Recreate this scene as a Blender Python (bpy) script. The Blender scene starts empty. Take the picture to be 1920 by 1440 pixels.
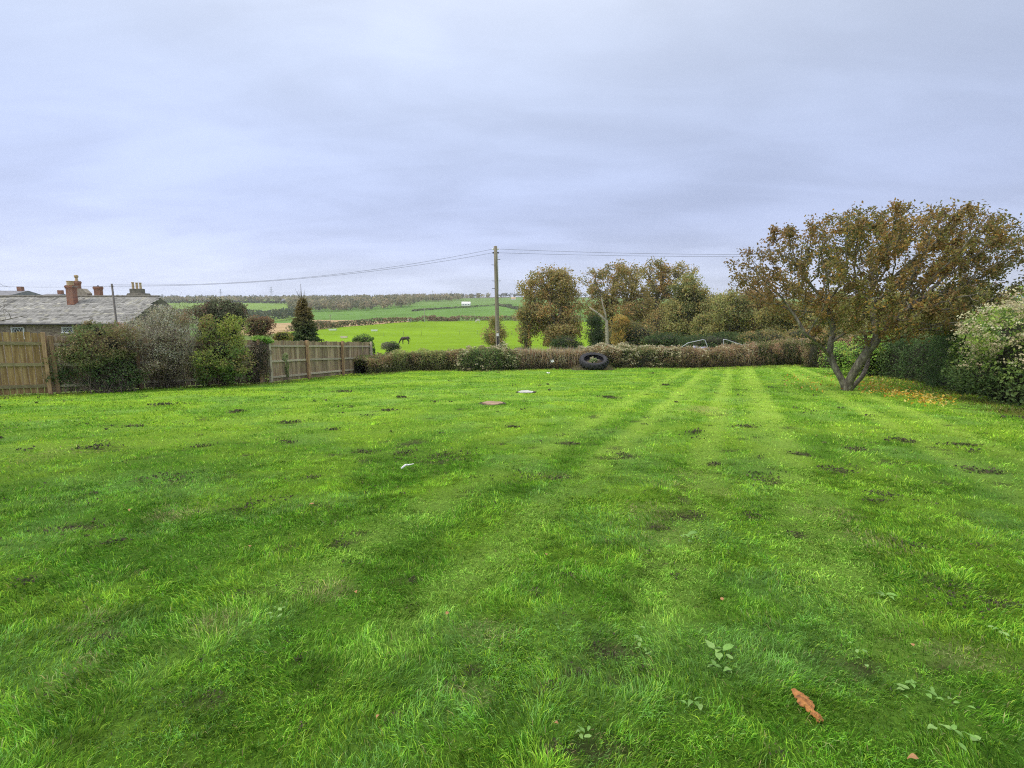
import bpy, math, random
import numpy as np
from mathutils import Vector, Matrix

random.seed(7)
RNG = np.random.default_rng(11)
R = math.radians
scene = bpy.context.scene
col = scene.collection

# ------------------------------------------------------------------ camera
EYE = 1.6
F = 960.0                       # focal length in photo pixels (1920 wide)
PITCH = math.atan(135.0 / F)
cam_d = bpy.data.cameras.new('camera')
cam_d.sensor_width = 36.0
cam_d.lens = 18.0
cam_d.clip_start = 0.05
cam_d.clip_end = 12000.0
cam = bpy.data.objects.new('camera', cam_d)
cam.location = (0, 0, EYE)
cam.rotation_euler = (math.pi / 2 - PITCH, 0, 0)
col.objects.link(cam)
scene.camera = cam

# ------------------------------------------------------------------ world: overcast cloud deck over a Nishita sky
SUN_DIR = Vector((-0.70, -0.30, 0.72)).normalized()     # towards the sun
world = bpy.data.worlds.new('World')
scene.world = world
world.use_nodes = True
wn, wl = world.node_tree.nodes, world.node_tree.links
wn.clear()


def N(nodes, kind, **kw):
    n = nodes.new(kind)
    for k, v in kw.items():
        setattr(n, k, v)
    return n


def build_world():
    out = N(wn, 'ShaderNodeOutputWorld')
    bg = N(wn, 'ShaderNodeBackground')
    bg.inputs['Strength'].default_value = 0.1
    wl.new(bg.outputs[0], out.inputs[0])
    sky = N(wn, 'ShaderNodeTexSky', sky_type='NISHITA')
    sky.sun_disc = False
    sky.sun_elevation = math.asin(SUN_DIR.z)
    sky.sun_rotation = math.atan2(SUN_DIR.x, SUN_DIR.y)
    tc = N(wn, 'ShaderNodeTexCoord')
    sep = N(wn, 'ShaderNodeSeparateXYZ')
    wl.new(tc.outputs['Generated'], sep.inputs[0])
    zc = N(wn, 'ShaderNodeMath', operation='MAXIMUM')
    wl.new(sep.outputs['Z'], zc.inputs[0]); zc.inputs[1].default_value = 0.0
    za = N(wn, 'ShaderNodeMath', operation='ADD')
    wl.new(zc.outputs[0], za.inputs[0]); za.inputs[1].default_value = 0.19
    inv = N(wn, 'ShaderNodeMath', operation='DIVIDE')
    inv.inputs[0].default_value = 1.0; wl.new(za.outputs[0], inv.inputs[1])
    pv = N(wn, 'ShaderNodeVectorMath', operation='SCALE')
    wl.new(tc.outputs['Generated'], pv.inputs[0]); wl.new(inv.outputs[0], pv.inputs['Scale'])
    sc_ = N(wn, 'ShaderNodeVectorMath', operation='MULTIPLY')
    wl.new(pv.outputs[0], sc_.inputs[0]); sc_.inputs[1].default_value = (0.75, 1.0, 0.0)
    n1 = N(wn, 'ShaderNodeTexNoise')
    n1.inputs['Scale'].default_value = 1.25; n1.inputs['Detail'].default_value = 5.0
    n1.inputs['Roughness'].default_value = 0.45; n1.inputs['Distortion'].default_value = 0.25
    wl.new(sc_.outputs[0], n1.inputs['Vector'])
    # elevation colours of the cloud deck (radiance x 10)
    er = N(wn, 'ShaderNodeValToRGB')
    cr = er.color_ramp
    cr.interpolation = 'B_SPLINE'
    stops = [(0.0, (0.66, 0.74, 0.97)), (0.05, (0.71, 0.77, 0.97)), (0.12, (0.53, 0.60, 0.86)),
             (0.22, (0.51, 0.59, 0.85)), (0.36, (0.60, 0.69, 0.92)), (0.50, (0.69, 0.77, 0.95)), (0.68, (0.86, 0.88, 0.92)), (1.0, (1.0, 0.98, 0.92))]
    cr.elements[0].position, cr.elements[0].color = stops[0][0], (*stops[0][1], 1)
    cr.elements[1].position, cr.elements[1].color = stops[-1][0], (*stops[-1][1], 1)
    for p, c in stops[1:-1]:
        e = cr.elements.new(p); e.color = (*c, 1)
    wl.new(zc.outputs[0], er.inputs[0])
    # light/dark bands
    n2 = N(wn, 'ShaderNodeTexNoise')
    n2.inputs['Scale'].default_value = 3.2; n2.inputs['Detail'].default_value = 7.0
    n2.inputs['Roughness'].default_value = 0.55; n2.inputs['Distortion'].default_value = 0.6
    rt = N(wn, 'ShaderNodeMapping'); rt.inputs['Rotation'].default_value = (0, 0, R(28)); rt.inputs['Scale'].default_value = (0.6, 1.25, 1)
    wl.new(sc_.outputs[0], rt.inputs[0]); wl.new(rt.outputs[0], n2.inputs['Vector'])
    mixn = N(wn, 'ShaderNodeMixRGB'); mixn.inputs[0].default_value = 0.28
    wl.new(n1.outputs[0], mixn.inputs[1]); wl.new(n2.outputs[0], mixn.inputs[2])
    mr = N(wn, 'ShaderNodeMapRange', interpolation_type='SMOOTHSTEP')
    mr.inputs['From Min'].default_value = 0.34; mr.inputs['From Max'].default_value = 0.66
    mr.inputs['To Min'].default_value = 0.875; mr.inputs['To Max'].default_value = 1.11
    wl.new(mixn.outputs[0], mr.inputs['Value'])
    # an overcast deck is brighter overhead, and a little on the sun's side
    zb = N(wn, 'ShaderNodeMapRange', interpolation_type='SMOOTHSTEP')
    zb.inputs['From Min'].default_value = 0.45; zb.inputs['From Max'].default_value = 1.0
    zb.inputs['To Min'].default_value = 1.0; zb.inputs['To Max'].default_value = 1.9
    wl.new(zc.outputs[0], zb.inputs['Value'])
    dt = N(wn, 'ShaderNodeVectorMath', operation='DOT_PRODUCT')
    wl.new(tc.outputs['Generated'], dt.inputs[0]); dt.inputs[1].default_value = (-1.0, 0.0, 0.0)
    ds = N(wn, 'ShaderNodeMapRange')
    ds.inputs['From Min'].default_value = -0.8; ds.inputs['From Max'].default_value = 0.8
    ds.inputs['To Min'].default_value = 0.79; ds.inputs['To Max'].default_value = 1.08
    wl.new(dt.outputs['Value'], ds.inputs['Value'])
    m1 = N(wn, 'ShaderNodeMath', operation='MULTIPLY'); wl.new(mr.outputs[0], m1.inputs[0]); wl.new(zb.outputs[0], m1.inputs[1])
    m2 = N(wn, 'ShaderNodeMath', operation='MULTIPLY'); wl.new(m1.outputs[0], m2.inputs[0]); wl.new(ds.outputs[0], m2.inputs[1])
    m3 = N(wn, 'ShaderNodeMath', operation='MULTIPLY'); wl.new(m2.outputs[0], m3.inputs[0]); m3.inputs[1].default_value = 10.0
    cs = N(wn, 'ShaderNodeVectorMath', operation='SCALE')
    wl.new(er.outputs[0], cs.inputs[0]); wl.new(m3.outputs[0], cs.inputs['Scale'])
    mx = N(wn, 'ShaderNodeMixRGB'); mx.inputs[0].default_value = 0.90
    wl.new(sky.outputs[0], mx.inputs[1]); wl.new(cs.outputs[0], mx.inputs[2])
    wl.new(mx.outputs[0], bg.inputs[0])


build_world()
sun_d = bpy.data.lights.new('sun', 'SUN')
sun_d.energy = 1.5
sun_d.angle = R(18)
sun_d.color = (1.0, 0.92, 0.76)
sun = bpy.data.objects.new('sun', sun_d)
sun.location = (-20, -8, 30)
sun.rotation_euler = (-SUN_DIR).to_track_quat('-Z', 'Y').to_euler()
col.objects.link(sun)

vs = scene.view_settings
vs.view_transform = 'Standard'
vs.look = 'None'
vs.exposure = 0.25
vs.gamma = 1.0
vs.use_curve_mapping = False
scene.render.engine = 'CYCLES'
scene.cycles.use_denoising = False
scene.cycles.filter_width = 1.1
scene.cycles.use_adaptive_sampling = False
scene.cycles.max_bounces = 6
scene.cycles.diffuse_bounces = 3
scene.cycles.glossy_bounces = 2
scene.cycles.transmission_bounces = 4
scene.cycles.transparent_max_bounces = 4
scene.cycles.use_fast_gi = False

# ------------------------------------------------------------------ helpers


def tag(o, label=None, cat=None, group=None, kind=None):
    if label: o['label'] = label
    if cat: o['category'] = cat
    if group: o['group'] = group
    if kind: o['kind'] = kind
    return o


def empty(name, loc=(0, 0, 0), rz=0.0):
    o = bpy.data.objects.new(name, None)
    o.empty_display_size = 0.2
    o.location = loc
    o.rotation_euler = (0, 0, rz)
    col.objects.link(o)
    return o


def world_matrix(o):
    m = Matrix.LocRotScale(o.location, o.rotation_euler, o.scale)
    if o.parent is None:
        return m
    return world_matrix(o.parent) @ o.matrix_parent_inverse @ m


def obj(name, me, parent=None, local=False):
    o = bpy.data.objects.new(name, me)
    col.objects.link(o)
    if parent is not None:
        o.parent = parent
        if not local:           # geometry given in world space
            o.matrix_parent_inverse = world_matrix(parent).inverted()
    return o


def mesh_np(name, V, Fc, mat, vcol=None, smooth=False):
    """V (n,3); Fc (m,k) or list of such arrays with different k"""
    if not isinstance(Fc, (list, tuple)):
        Fc = [Fc]
    Fc = [np.asarray(f, dtype=np.int32) for f in Fc if len(f)]
    V = np.asarray(V, dtype=np.float32)
    me = bpy.data.meshes.new(name)
    me.vertices.add(len(V))
    me.vertices.foreach_set('co', V.ravel())
    nl = sum(f.size for f in Fc); nf = sum(len(f) for f in Fc)
    me.loops.add(nl)
    me.loops.foreach_set('vertex_index', np.concatenate([f.ravel() for f in Fc]))
    me.polygons.add(nf)
    starts, s = [], 0
    for f in Fc:
        k = f.shape[1]
        starts.append(s + np.arange(len(f), dtype=np.int32) * k); s += f.size
    me.polygons.foreach_set('loop_start', np.concatenate(starts))
    me.polygons.foreach_set('use_smooth', np.full(nf, bool(smooth)))
    me.update(calc_edges=True)
    if vcol is not None:
        a = me.attributes.new('Col', 'FLOAT_COLOR', 'POINT')
        c = np.ones((len(V), 4), dtype=np.float32); c[:, :3] = vcol
        a.data.foreach_set('color', c.ravel())
    if mat is not None:
        me.materials.append(mat)
    return me


class MB:
    """collects simple shapes and builds ONE mesh"""
    def __init__(self):
        self.v, self.f = [], []

    def add(self, verts, faces):
        b = len(self.v)
        self.v += [tuple(p) for p in verts]
        self.f += [tuple(i + b for i in f) for f in faces]

    def box(self, c, s, rz=0.0, taper=1.0, rot=None):
        hx, hy, hz = s[0] / 2, s[1] / 2, s[2] / 2
        pts = []
        for z in (-1, 1):
            t = 1.0 if z < 0 else taper
            for x, y in ((-1, -1), (1, -1), (1, 1), (-1, 1)):
                pts.append(Vector((x * hx * t, y * hy * t, z * hz)))
        m = rot if rot is not None else Matrix.Rotation(rz, 3, 'Z')
        pts = [m @ p + Vector(c) for p in pts]
        self.add(pts, [(3, 2, 1, 0), (4, 5, 6, 7), (0, 1, 5, 4), (1, 2, 6, 5), (2, 3, 7, 6), (3, 0, 4, 7)])

    def tube(self, path, radii, sides=6, cap=True):
        V, Fc = tube_np(path, radii, sides)
        b = len(self.v)
        self.v += [tuple(p) for p in V]
        self.f += [tuple(int(i) + b for i in f) for f in Fc]
        if cap:
            self.f.append(tuple(b + i for i in range(sides))[::-1])
            e = len(V) - sides
            self.f.append(tuple(b + e + i for i in range(sides)))

    def lathe(self, prof, c, sides=12, rot=None):
        rings = []
        for r_, z in prof:
            for k in range(sides):
                a = 2 * math.pi * k / sides
                p = Vector((r_ * math.cos(a), r_ * math.sin(a), z))
                if rot is not None: p = rot @ p
                rings.append(p + Vector(c))
        fs = []
        n = len(prof)
        for i in range(n - 1):
            for k in range(sides):
                k2 = (k + 1) % sides
                fs.append((i * sides + k, i * sides + k2, (i + 1) * sides + k2, (i + 1) * sides + k))
        fs.append(tuple(range(sides))[::-1])
        fs.append(tuple((n - 1) * sides + k for k in range(sides)))
        self.add(rings, fs)

    def mesh(self, name, mat, smooth=False):
        me = bpy.data.meshes.new(name)
        me.from_pydata(self.v, [], self.f)
        me.polygons.foreach_set('use_smooth', np.full(len(me.polygons), bool(smooth)))
        me.update()
        if mat is not None: me.materials.append(mat)
        return me

    def build(self, name, mat, parent=None, smooth=False, local=False):
        return obj(name, self.mesh(name, mat, smooth), parent, local=local)


def tube_np(path, radii, sides=6):
    P = np.asarray(path, dtype=float)
    n = len(P)
    r_ = np.asarray(radii, dtype=float) * np.ones(n)
    T = np.gradient(P, axis=0) if n > 2 else np.repeat((P[1:] - P[:1]), n, axis=0)
    T /= np.linalg.norm(T, axis=1, keepdims=True) + 1e-9
    ref = np.array([0, 0, 1.0]) if abs(T[0, 2]) < 0.8 else np.array([1.0, 0, 0])
    A = np.cross(T, ref); A /= np.linalg.norm(A, axis=1, keepdims=True) + 1e-9
    for i in range(1, n):
        a = A[i - 1] - T[i] * np.dot(A[i - 1], T[i])
        l = np.linalg.norm(a)
        if l > 1e-4: A[i] = a / l
    B = np.cross(T, A)
    ang = np.arange(sides) * 2 * math.pi / sides
    V = P[:, None, :] + r_[:, None, None] * (np.cos(ang)[None, :, None] * A[:, None, :] + np.sin(ang)[None, :, None] * B[:, None, :])
    V = V.reshape(-1, 3)
    i = np.arange(n - 1)[:, None] * sides
    k = np.arange(sides)[None, :]
    k2 = (k + 1) % sides
    Fc = np.stack([i + k, i + k2, i + sides + k2, i + sides + k], axis=-1).reshape(-1, 4)
    return V, Fc


# lattice noise (numpy)
_T2 = np.random.default_rng(3).random((64, 64))
_T3 = np.random.default_rng(4).random((32, 32, 32))


def noise2(x, y):
    xi, yi = np.floor(x).astype(int), np.floor(y).astype(int)
    fx, fy = x - xi, y - yi
    fx, fy = fx * fx * (3 - 2 * fx), fy * fy * (3 - 2 * fy)
    a = _T2[xi % 64, yi % 64]; b = _T2[(xi + 1) % 64, yi % 64]
    c = _T2[xi % 64, (yi + 1) % 64]; d = _T2[(xi + 1) % 64, (yi + 1) % 64]
    return (a * (1 - fx) + b * fx) * (1 - fy) + (c * (1 - fx) + d * fx) * fy


def fbm2(x, y, oct=4, gain=0.5):
    x, y = np.asarray(x, float), np.asarray(y, float)
    s, a, t = 0.0, 1.0, 0.0
    for o in range(oct):
        s = s + a * noise2(x * 2 ** o + 17.3 * o, y * 2 ** o + 9.1 * o); t += a; a *= gain
    return s / t


def noise3(p):
    pi = np.floor(p).astype(int); f = p - pi; f = f * f * (3 - 2 * f)
    r_ = 0
    for dx in (0, 1):
        for dy in (0, 1):
            for dz in (0, 1):
                w = (f[:, 0] if dx else 1 - f[:, 0]) * (f[:, 1] if dy else 1 - f[:, 1]) * (f[:, 2] if dz else 1 - f[:, 2])
                r_ = r_ + w * _T3[(pi[:, 0] + dx) % 32, (pi[:, 1] + dy) % 32, (pi[:, 2] + dz) % 32]
    return r_


def unit(v):
    return v / (np.linalg.norm(v, axis=-1, keepdims=True) + 1e-9)


def rand_dirs(n, rng=RNG):
    return unit(rng.normal(size=(n, 3)))


def smooth(a, b, x):
    t = np.clip((np.asarray(x, float) - a) / (b - a), 0, 1)
    return t * t * (3 - 2 * t)


# ------------------------------------------------------------------ rays, terrain
SL = 0.059                      # the lawn falls away from the camera
cp, sp = math.cos(PITCH), math.sin(PITCH)


def ray(px, py):
    X, Y = (px - 960.0) / F, (720.0 - py) / F
    return np.array([X, cp + Y * sp, -sp + Y * cp])


def W(px, py, d):
    """the world point seen at that photo pixel at depth y = d"""
    r_ = ray(px, py)
    return np.array([0, 0, EYE]) + r_ * (d / r_[1])


def G(px, py):
    """the point of the lawn seen at that photo pixel"""
    r_ = ray(px, py)
    t = EYE / (-r_[2] - SL * r_[1])
    return np.array([0, 0, EYE]) + r_ * t


def zy(y, d):
    return EYE - (y - 585.0) / F * d


_cols = {
    -1.30: [(0, 0), (10, -.59), (15, -.95), (20, -1.9), (35, -3.5), (60, -4.2), (120, -5.5), (250, -5), (500, -3), (900, 16), (1400, 40)],
    -0.95: [(0, 0), (15, -.885), (20, -1.6), (35, -3.4), (60, -4.2), (120, -5.5), (250, -5), (500, -3), (900, 16), (1400, 40)],
    -0.50: [(0, 0), (20, -1.18), (26, -2.0), (35, -2.9), (60, -4.0), (100, zy(640, 100)), (200, zy(622, 200)), (300, zy(611, 300)), (400, zy(604, 400)),
            (500, zy(592, 500)), (700, zy(578, 700)), (900, zy(567, 900)), (1100, zy(562.5, 1100)), (1400, zy(560.5, 1400))],
    -0.36: [(0, 0), (27, -1.6), (35, -2.3), (50, -3.2), (77, -4.1), (105, zy(643, 105)), (150, zy(626, 150)), (175, zy(618, 175)), (210, zy(614, 210)),
            (300, zy(604, 300)), (380, zy(598, 380)), (520, zy(588, 520)), (640, zy(579, 640)), (900, zy(567, 900)), (1400, zy(559.5, 1400))],
    -0.16: [(0, 0), (30, -1.77), (36, -2.2), (50, -3.2), (77, -4.1), (105, zy(645, 105)), (150, zy(628, 150)), (200, zy(613, 200)), (250, zy(602, 250)),
            (300, zy(603, 300)), (400, zy(593, 400)), (520, zy(583, 520)), (600, zy(577, 600)), (720, zy(570, 720)), (1000, zy(562, 1000)), (1400, zy(558.5, 1400))],
    0.05: [(0, 0), (31, -1.83), (36, -2.2), (50, -3.2), (77, -4.2), (105, zy(645, 105)), (150, zy(628, 150)), (200, zy(614, 200)), (255, zy(603, 255)),
           (300, zy(602, 300)), (400, zy(590, 400)), (520, zy(578, 520)), (600, zy(573, 600)), (720, zy(567, 720)), (1000, zy(559, 1000)), (1400, zy(557, 1400))],
    0.40: [(0, 0), (33, -1.95), (40, -2.4), (60, -3.4), (90, -4.4), (150, zy(628, 150)), (255, zy(604, 255)), (400, zy(588, 400)), (600, zy(571, 600)), (1000, zy(562, 1000)), (1400, zy(560, 1400))],
    1.00: [(0, 0), (36, -2.1), (60, -2.8), (100, -3.5), (255, -3), (600, 5), (1400, 40)],
}
_cu = np.array(sorted(_cols))
_ld = np.concatenate([np.linspace(0, 60, 61), np.geomspace(61, 6000, 240)])
_tab = []
for u_ in _cu:
    pr = np.array(_cols[u_])
    _tab.append(np.interp(_ld, pr[:, 0], pr[:, 1]))
_tab = np.array(_tab)
for _k in range(3):             # ease the kinks
    _t2 = _tab.copy(); _t2[:, 62:-1] = (_tab[:, 61:-2] + 2 * _tab[:, 62:-1] + _tab[:, 63:]) / 4; _tab = _t2


def H(x, y):
    """terrain height"""
    x, y = np.asarray(x, float), np.asarray(y, float)
    u = np.clip(x / np.maximum(y, 12.0), _cu[0], _cu[-1])
    d = np.clip(y, 0, 6000)
    i = np.clip(np.searchsorted(_cu, u) - 1, 0, len(_cu) - 2)
    t = (u - _cu[i]) / (_cu[i + 1] - _cu[i]); t = t * t * (3 - 2 * t)
    j = np.clip(np.searchsorted(_ld, d) - 1, 0, len(_ld) - 2)
    s = (d - _ld[j]) / (_ld[j + 1] - _ld[j])
    a = _tab[i, j] * (1 - s) + _tab[i, j + 1] * s
    b = _tab[i + 1, j] * (1 - s) + _tab[i + 1, j + 1] * s
    return a * (1 - t) + b * t


def gz(x, y):
    return float(H(x, y))


def Rm(px, py, d0=45.0, d1=1500.0):
    """first terrain point beyond d0 seen at that pixel"""
    r_ = ray(px, py)
    ds = np.geomspace(d0, d1, 1500)
    P = np.array([0, 0, EYE])[None] + r_[None] * (ds / r_[1])[:, None]
    below = P[:, 2] <= H(P[:, 0], P[:, 1])
    k = int(np.argmax(below)) if below.any() else len(ds) - 1
    p = P[k]; p[2] = gz(p[0], p[1])
    return p


def lawn_z(x, y):
    x, y = np.asarray(x, float), np.asarray(y, float)
    return -SL * y + 0.05 * (fbm2(x * 0.55 + 40, y * 0.55 + 40, 3) - 0.5)


# ------------------------------------------------------------------ materials
MATS = {}


def principled(name):
    m = bpy.data.materials.new(name)
    m.use_nodes = True
    nt = m.node_tree
    b = nt.nodes['Principled BSDF']
    MATS[name] = m
    return m, nt, b


def mat_foliage(name, transl=0.3, rough=0.55, spec=0.25):
    m, nt, b = principled(name)
    n, l = nt.nodes, nt.links
    a = N(n, 'ShaderNodeAttribute', attribute_name='Col')
    l.new(a.outputs['Color'], b.inputs['Base Color'])
    b.inputs['Roughness'].default_value = rough
    b.inputs['Specular IOR Level'].default_value = spec
    t = N(n, 'ShaderNodeBsdfTranslucent')
    l.new(a.outputs['Color'], t.inputs['Color'])
    mx = N(n, 'ShaderNodeMixShader'); mx.inputs[0].default_value = transl
    l.new(b.outputs[0], mx.inputs[1]); l.new(t.outputs[0], mx.inputs[2])
    l.new(mx.outputs[0], n['Material Output'].inputs['Surface'])
    return m


def mat_noise(name, c1, c2, scale=4.0, rough=0.85, stretch=(1, 1, 1), c3=None, bump=0.3, rand=0.0, coord='Object', detail=6.0):
    m, nt, b = principled(name)
    n, l = nt.nodes, nt.links
    tc = N(n, 'ShaderNodeTexCoord')
    mp = N(n, 'ShaderNodeMapping'); mp.inputs['Scale'].default_value = stretch
    l.new(tc.outputs[coord], mp.inputs[0])
    no = N(n, 'ShaderNodeTexNoise'); no.inputs['Scale'].default_value = scale; no.inputs['Detail'].default_value = detail
    no.inputs['Roughness'].default_value = 0.62
    l.new(mp.outputs[0], no.inputs['Vector'])
    if rand > 0:
        oi = N(n, 'ShaderNodeObjectInfo')
        sc_ = N(n, 'ShaderNodeMath', operation='MULTIPLY'); sc_.inputs[1].default_value = 37.0
        l.new(oi.outputs['Random'], sc_.inputs[0])
        l.new(sc_.outputs[0], mp.inputs['Location'])
    r_ = N(n, 'ShaderNodeValToRGB')
    e = r_.color_ramp.elements
    e[0].position, e[0].color = 0.32, (*c1, 1)
    e[1].position, e[1].color = 0.68, (*c2, 1)
    if c3 is not None:
        k = e.new(0.5); k.color = (*c3, 1)
    l.new(no.outputs[0], r_.inputs[0])
    src = r_.outputs[0]
    if rand > 0:
        mr = N(n, 'ShaderNodeMapRange'); mr.inputs['To Min'].default_value = 1 - rand; mr.inputs['To Max'].default_value = 1 + rand
        l.new(oi.outputs['Random'], mr.inputs['Value'])
        hv = N(n, 'ShaderNodeHueSaturation')
        l.new(src, hv.inputs['Color']); l.new(mr.outputs[0], hv.inputs['Value'])
        src = hv.outputs[0]
    l.new(src, b.inputs['Base Color'])
    b.inputs['Roughness'].default_value = rough
    if bump:
        bp = N(n, 'ShaderNodeBump'); bp.inputs['Strength'].default_value = bump; bp.inputs['Distance'].default_value = 0.02
        l.new(no.outputs[0], bp.inputs['Height']); l.new(bp.outputs[0], b.inputs['Normal'])
    return m


def mat_attr(name, rough=0.9, noise_scale=0.0, amt=0.25, bump=0.0):
    m, nt, b = principled(name)
    n, l = nt.nodes, nt.links
    a = N(n, 'ShaderNodeAttribute', attribute_name='Col')
    src = a.outputs['Color']
    if noise_scale:
        tc = N(n, 'ShaderNodeTexCoord')
        no = N(n, 'ShaderNodeTexNoise'); no.inputs['Scale'].default_value = noise_scale; no.inputs['Detail'].default_value = 8.0
        no.inputs['Roughness'].default_value = 0.7
        l.new(tc.outputs['Object'], no.inputs['Vector'])
        mr = N(n, 'ShaderNodeMapRange'); mr.inputs['From Min'].default_value = 0.3; mr.inputs['From Max'].default_value = 0.7
        mr.inputs['To Min'].default_value = 1 - amt; mr.inputs['To Max'].default_value = 1 + amt
        l.new(no.outputs[0], mr.inputs['Value'])
        hv = N(n, 'ShaderNodeHueSaturation')
        l.new(src, hv.inputs['Color']); l.new(mr.outputs[0], hv.inputs['Value'])
        src = hv.outputs[0]
        if bump:
            bp = N(n, 'ShaderNodeBump'); bp.inputs['Strength'].default_value = bump; bp.inputs['Distance'].default_value = 0.03
            l.new(no.outputs[0], bp.inputs['Height']); l.new(bp.outputs[0], b.inputs['Normal'])
    l.new(src, b.inputs['Base Color'])
    b.inputs['Roughness'].default_value = rough
    b.inputs['Specular IOR Level'].default_value = 0.05
    return m


def mat_flat(name, c, rough=0.6, metal=0.0):
    m, nt, b = principled(name)
    b.inputs['Base Color'].default_value = (*c, 1)
    b.inputs['Roughness'].default_value = rough
    b.inputs['Metallic'].default_value = metal
    return m


LEAF = mat_foliage('leaf_material', 0.40, 0.6, 0.15)
GRASS = mat_foliage('grass_blade_material', 0.40, 0.6, 0.12)
LAWN = mat_attr('lawn_soil_material', 0.95, 38.0, 0.45, 0.8)
FIELD = mat_attr('field_material', 0.95, 0.35, 0.16)
BARK = mat_noise('bark_material', (0.06, 0.05, 0.04), (0.30, 0.27, 0.22), 11.0, 0.9, (1, 1, 0.45), (0.15, 0.13, 0.10), 1.0)
BARK_PALE = mat_noise('pale_bark_material', (0.22, 0.19, 0.15), (0.42, 0.38, 0.31), 9.0, 0.9, (1, 1, 0.35), None, 0.5)
TWIG = mat_noise('twig_material', (0.07, 0.055, 0.045), (0.16, 0.125, 0.10), 12.0, 0.9, bump=0.0)
TWIG_BROWN = mat_noise('brown_stem_material', (0.10, 0.065, 0.045), (0.24, 0.16, 0.11), 12.0, 0.9, bump=0.0)
CORE = mat_noise('dark_core_material', (0.016, 0.018, 0.010), (0.045, 0.042, 0.025), 14.0, 1.0, bump=0.8)  # solid near-black hulls standing in for the dark inside of the foliage
BOARD = mat_noise('weathered_board_material', (0.19, 0.125, 0.07), (0.46, 0.37, 0.26), 3.0, 0.9, (6, 6, 0.7), (0.32, 0.235, 0.15), 0.35, 0.28)
BOARD_WARM = mat_noise('brown_board_material', (0.17, 0.10, 0.045), (0.42, 0.30, 0.16), 3.0, 0.9, (6, 6, 0.7), (0.29, 0.185, 0.075), 0.35, 0.22)
RAIL = mat_noise('rail_material', (0.34, 0.28, 0.20), (0.60, 0.52, 0.41), 4.0, 0.9, (0.6, 4, 6), None, 0.35, 0.15)
RAIL_WARM = mat_noise('mossy_rail_material', (0.17, 0.14, 0.07), (0.34, 0.28, 0.16), 4.0, 0.9, (0.6, 4, 6), None, 0.35, 0.15)
POST = mat_noise('post_material', (0.24, 0.145, 0.08), (0.46, 0.30, 0.17), 4.0, 0.9, (6, 6, 0.6), None, 0.35, 0.25)
POST_GREY = mat_noise('grey_post_material', (0.36, 0.30, 0.22), (0.55, 0.48, 0.38), 4.0, 0.9, (6, 6, 0.6), None, 0.35, 0.1)
POLE = mat_noise('pole_wood_material', (0.17, 0.145, 0.10), (0.30, 0.27, 0.21), 5.0, 0.9, (5, 5, 0.25), (0.23, 0.20, 0.15), 0.3)
SLATE = mat_attr('slate_material', 0.7, 5.0, 0.14)
STONE = mat_noise('rubble_wall_material', (0.16, 0.12, 0.09), (0.42, 0.35, 0.26), 5.0, 0.95, (1, 1, 1.6), (0.27, 0.21, 0.15), 0.8)
STONE_PALE = mat_noise('pale_stone_material', (0.24, 0.21, 0.16), (0.42, 0.38, 0.31), 4.0, 0.95)
STONE_DARK = mat_noise('dark_stone_material', (0.09, 0.085, 0.07), (0.24, 0.22, 0.18), 4.0, 0.95)
BUFF = mat_noise('buff_clay_material', (0.42, 0.30, 0.16), (0.58, 0.44, 0.26), 4.0, 0.8)
WHITE = mat_flat('white_paint_material', (0.78, 0.78, 0.76), 0.5)
DARKMETAL = mat_flat('dark_metal_material', (0.03, 0.03, 0.035), 0.5)
GALV = mat_flat('galvanised_material', (0.55, 0.56, 0.60), 0.45, 0.4)
PANE = mat_flat('window_glass_material', (0.03, 0.035, 0.045), 0.08)
RUBBER = mat_noise('rubber_material', (0.016, 0.016, 0.020), (0.048, 0.047, 0.054), 3.0, 0.85, bump=0.1)
SOIL = mat_noise('soil_material', (0.03, 0.024, 0.017), (0.09, 0.07, 0.05), 14.0, 1.0, bump=0.8)
CABLE = mat_flat('cable_material', (0.10, 0.10, 0.12), 0.6)


def mat_brick(name, c1, c2, mortar, sc=1.0):
    m, nt, b = principled(name)
    n, l = nt.nodes, nt.links
    tc = N(n, 'ShaderNodeTexCoord')
    mp = N(n, 'ShaderNodeMapping'); mp.inputs['Rotation'].default_value = (R(90), 0, 0)
    l.new(tc.outputs['Object'], mp.inputs[0])
    br = N(n, 'ShaderNodeTexBrick')
    br.inputs['Color1'].default_value = (*c1, 1); br.inputs['Color2'].default_value = (*c2, 1); br.inputs['Mortar'].default_value = (*mortar, 1)
    br.inputs['Scale'].default_value = sc; br.inputs['Brick Width'].default_value = 0.22; br.inputs['Row Height'].default_value = 0.075
    br.inputs['Mortar Size'].default_value = 0.008
    l.new(mp.outputs[0], br.inputs['Vector'])
    no = N(n, 'ShaderNodeTexNoise'); no.inputs['Scale'].default_value = 3.0; no.inputs['Detail'].default_value = 5.0
    l.new(tc.outputs['Object'], no.inputs['Vector'])
    mr = N(n, 'ShaderNodeMapRange'); mr.inputs['To Min'].default_value = 0.6; mr.inputs['To Max'].default_value = 1.3
    l.new(no.outputs[0], mr.inputs['Value'])
    hv = N(n, 'ShaderNodeHueSaturation')
    l.new(br.outputs[0], hv.inputs['Color']); l.new(mr.outputs[0], hv.inputs['Value'])
    l.new(hv.outputs[0], b.inputs['Base Color'])
    b.inputs['Roughness'].default_value = 0.9
    return m


BRICK = mat_brick('red_brick_material', (0.34, 0.13, 0.07), (0.24, 0.10, 0.07), (0.30, 0.25, 0.20))

# ------------------------------------------------------------------ setting: terrain and lawn
C_BRIGHT = np.array([0.185, 0.31, 0.012])
C_FIELD2 = np.array([0.125, 0.235, 0.045])
C_LEFT = np.array([0.18, 0.28, 0.055])
C_TAN = np.array([0.42, 0.30, 0.16])
C_MOOR = np.array([0.13, 0.12, 0.06])


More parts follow.
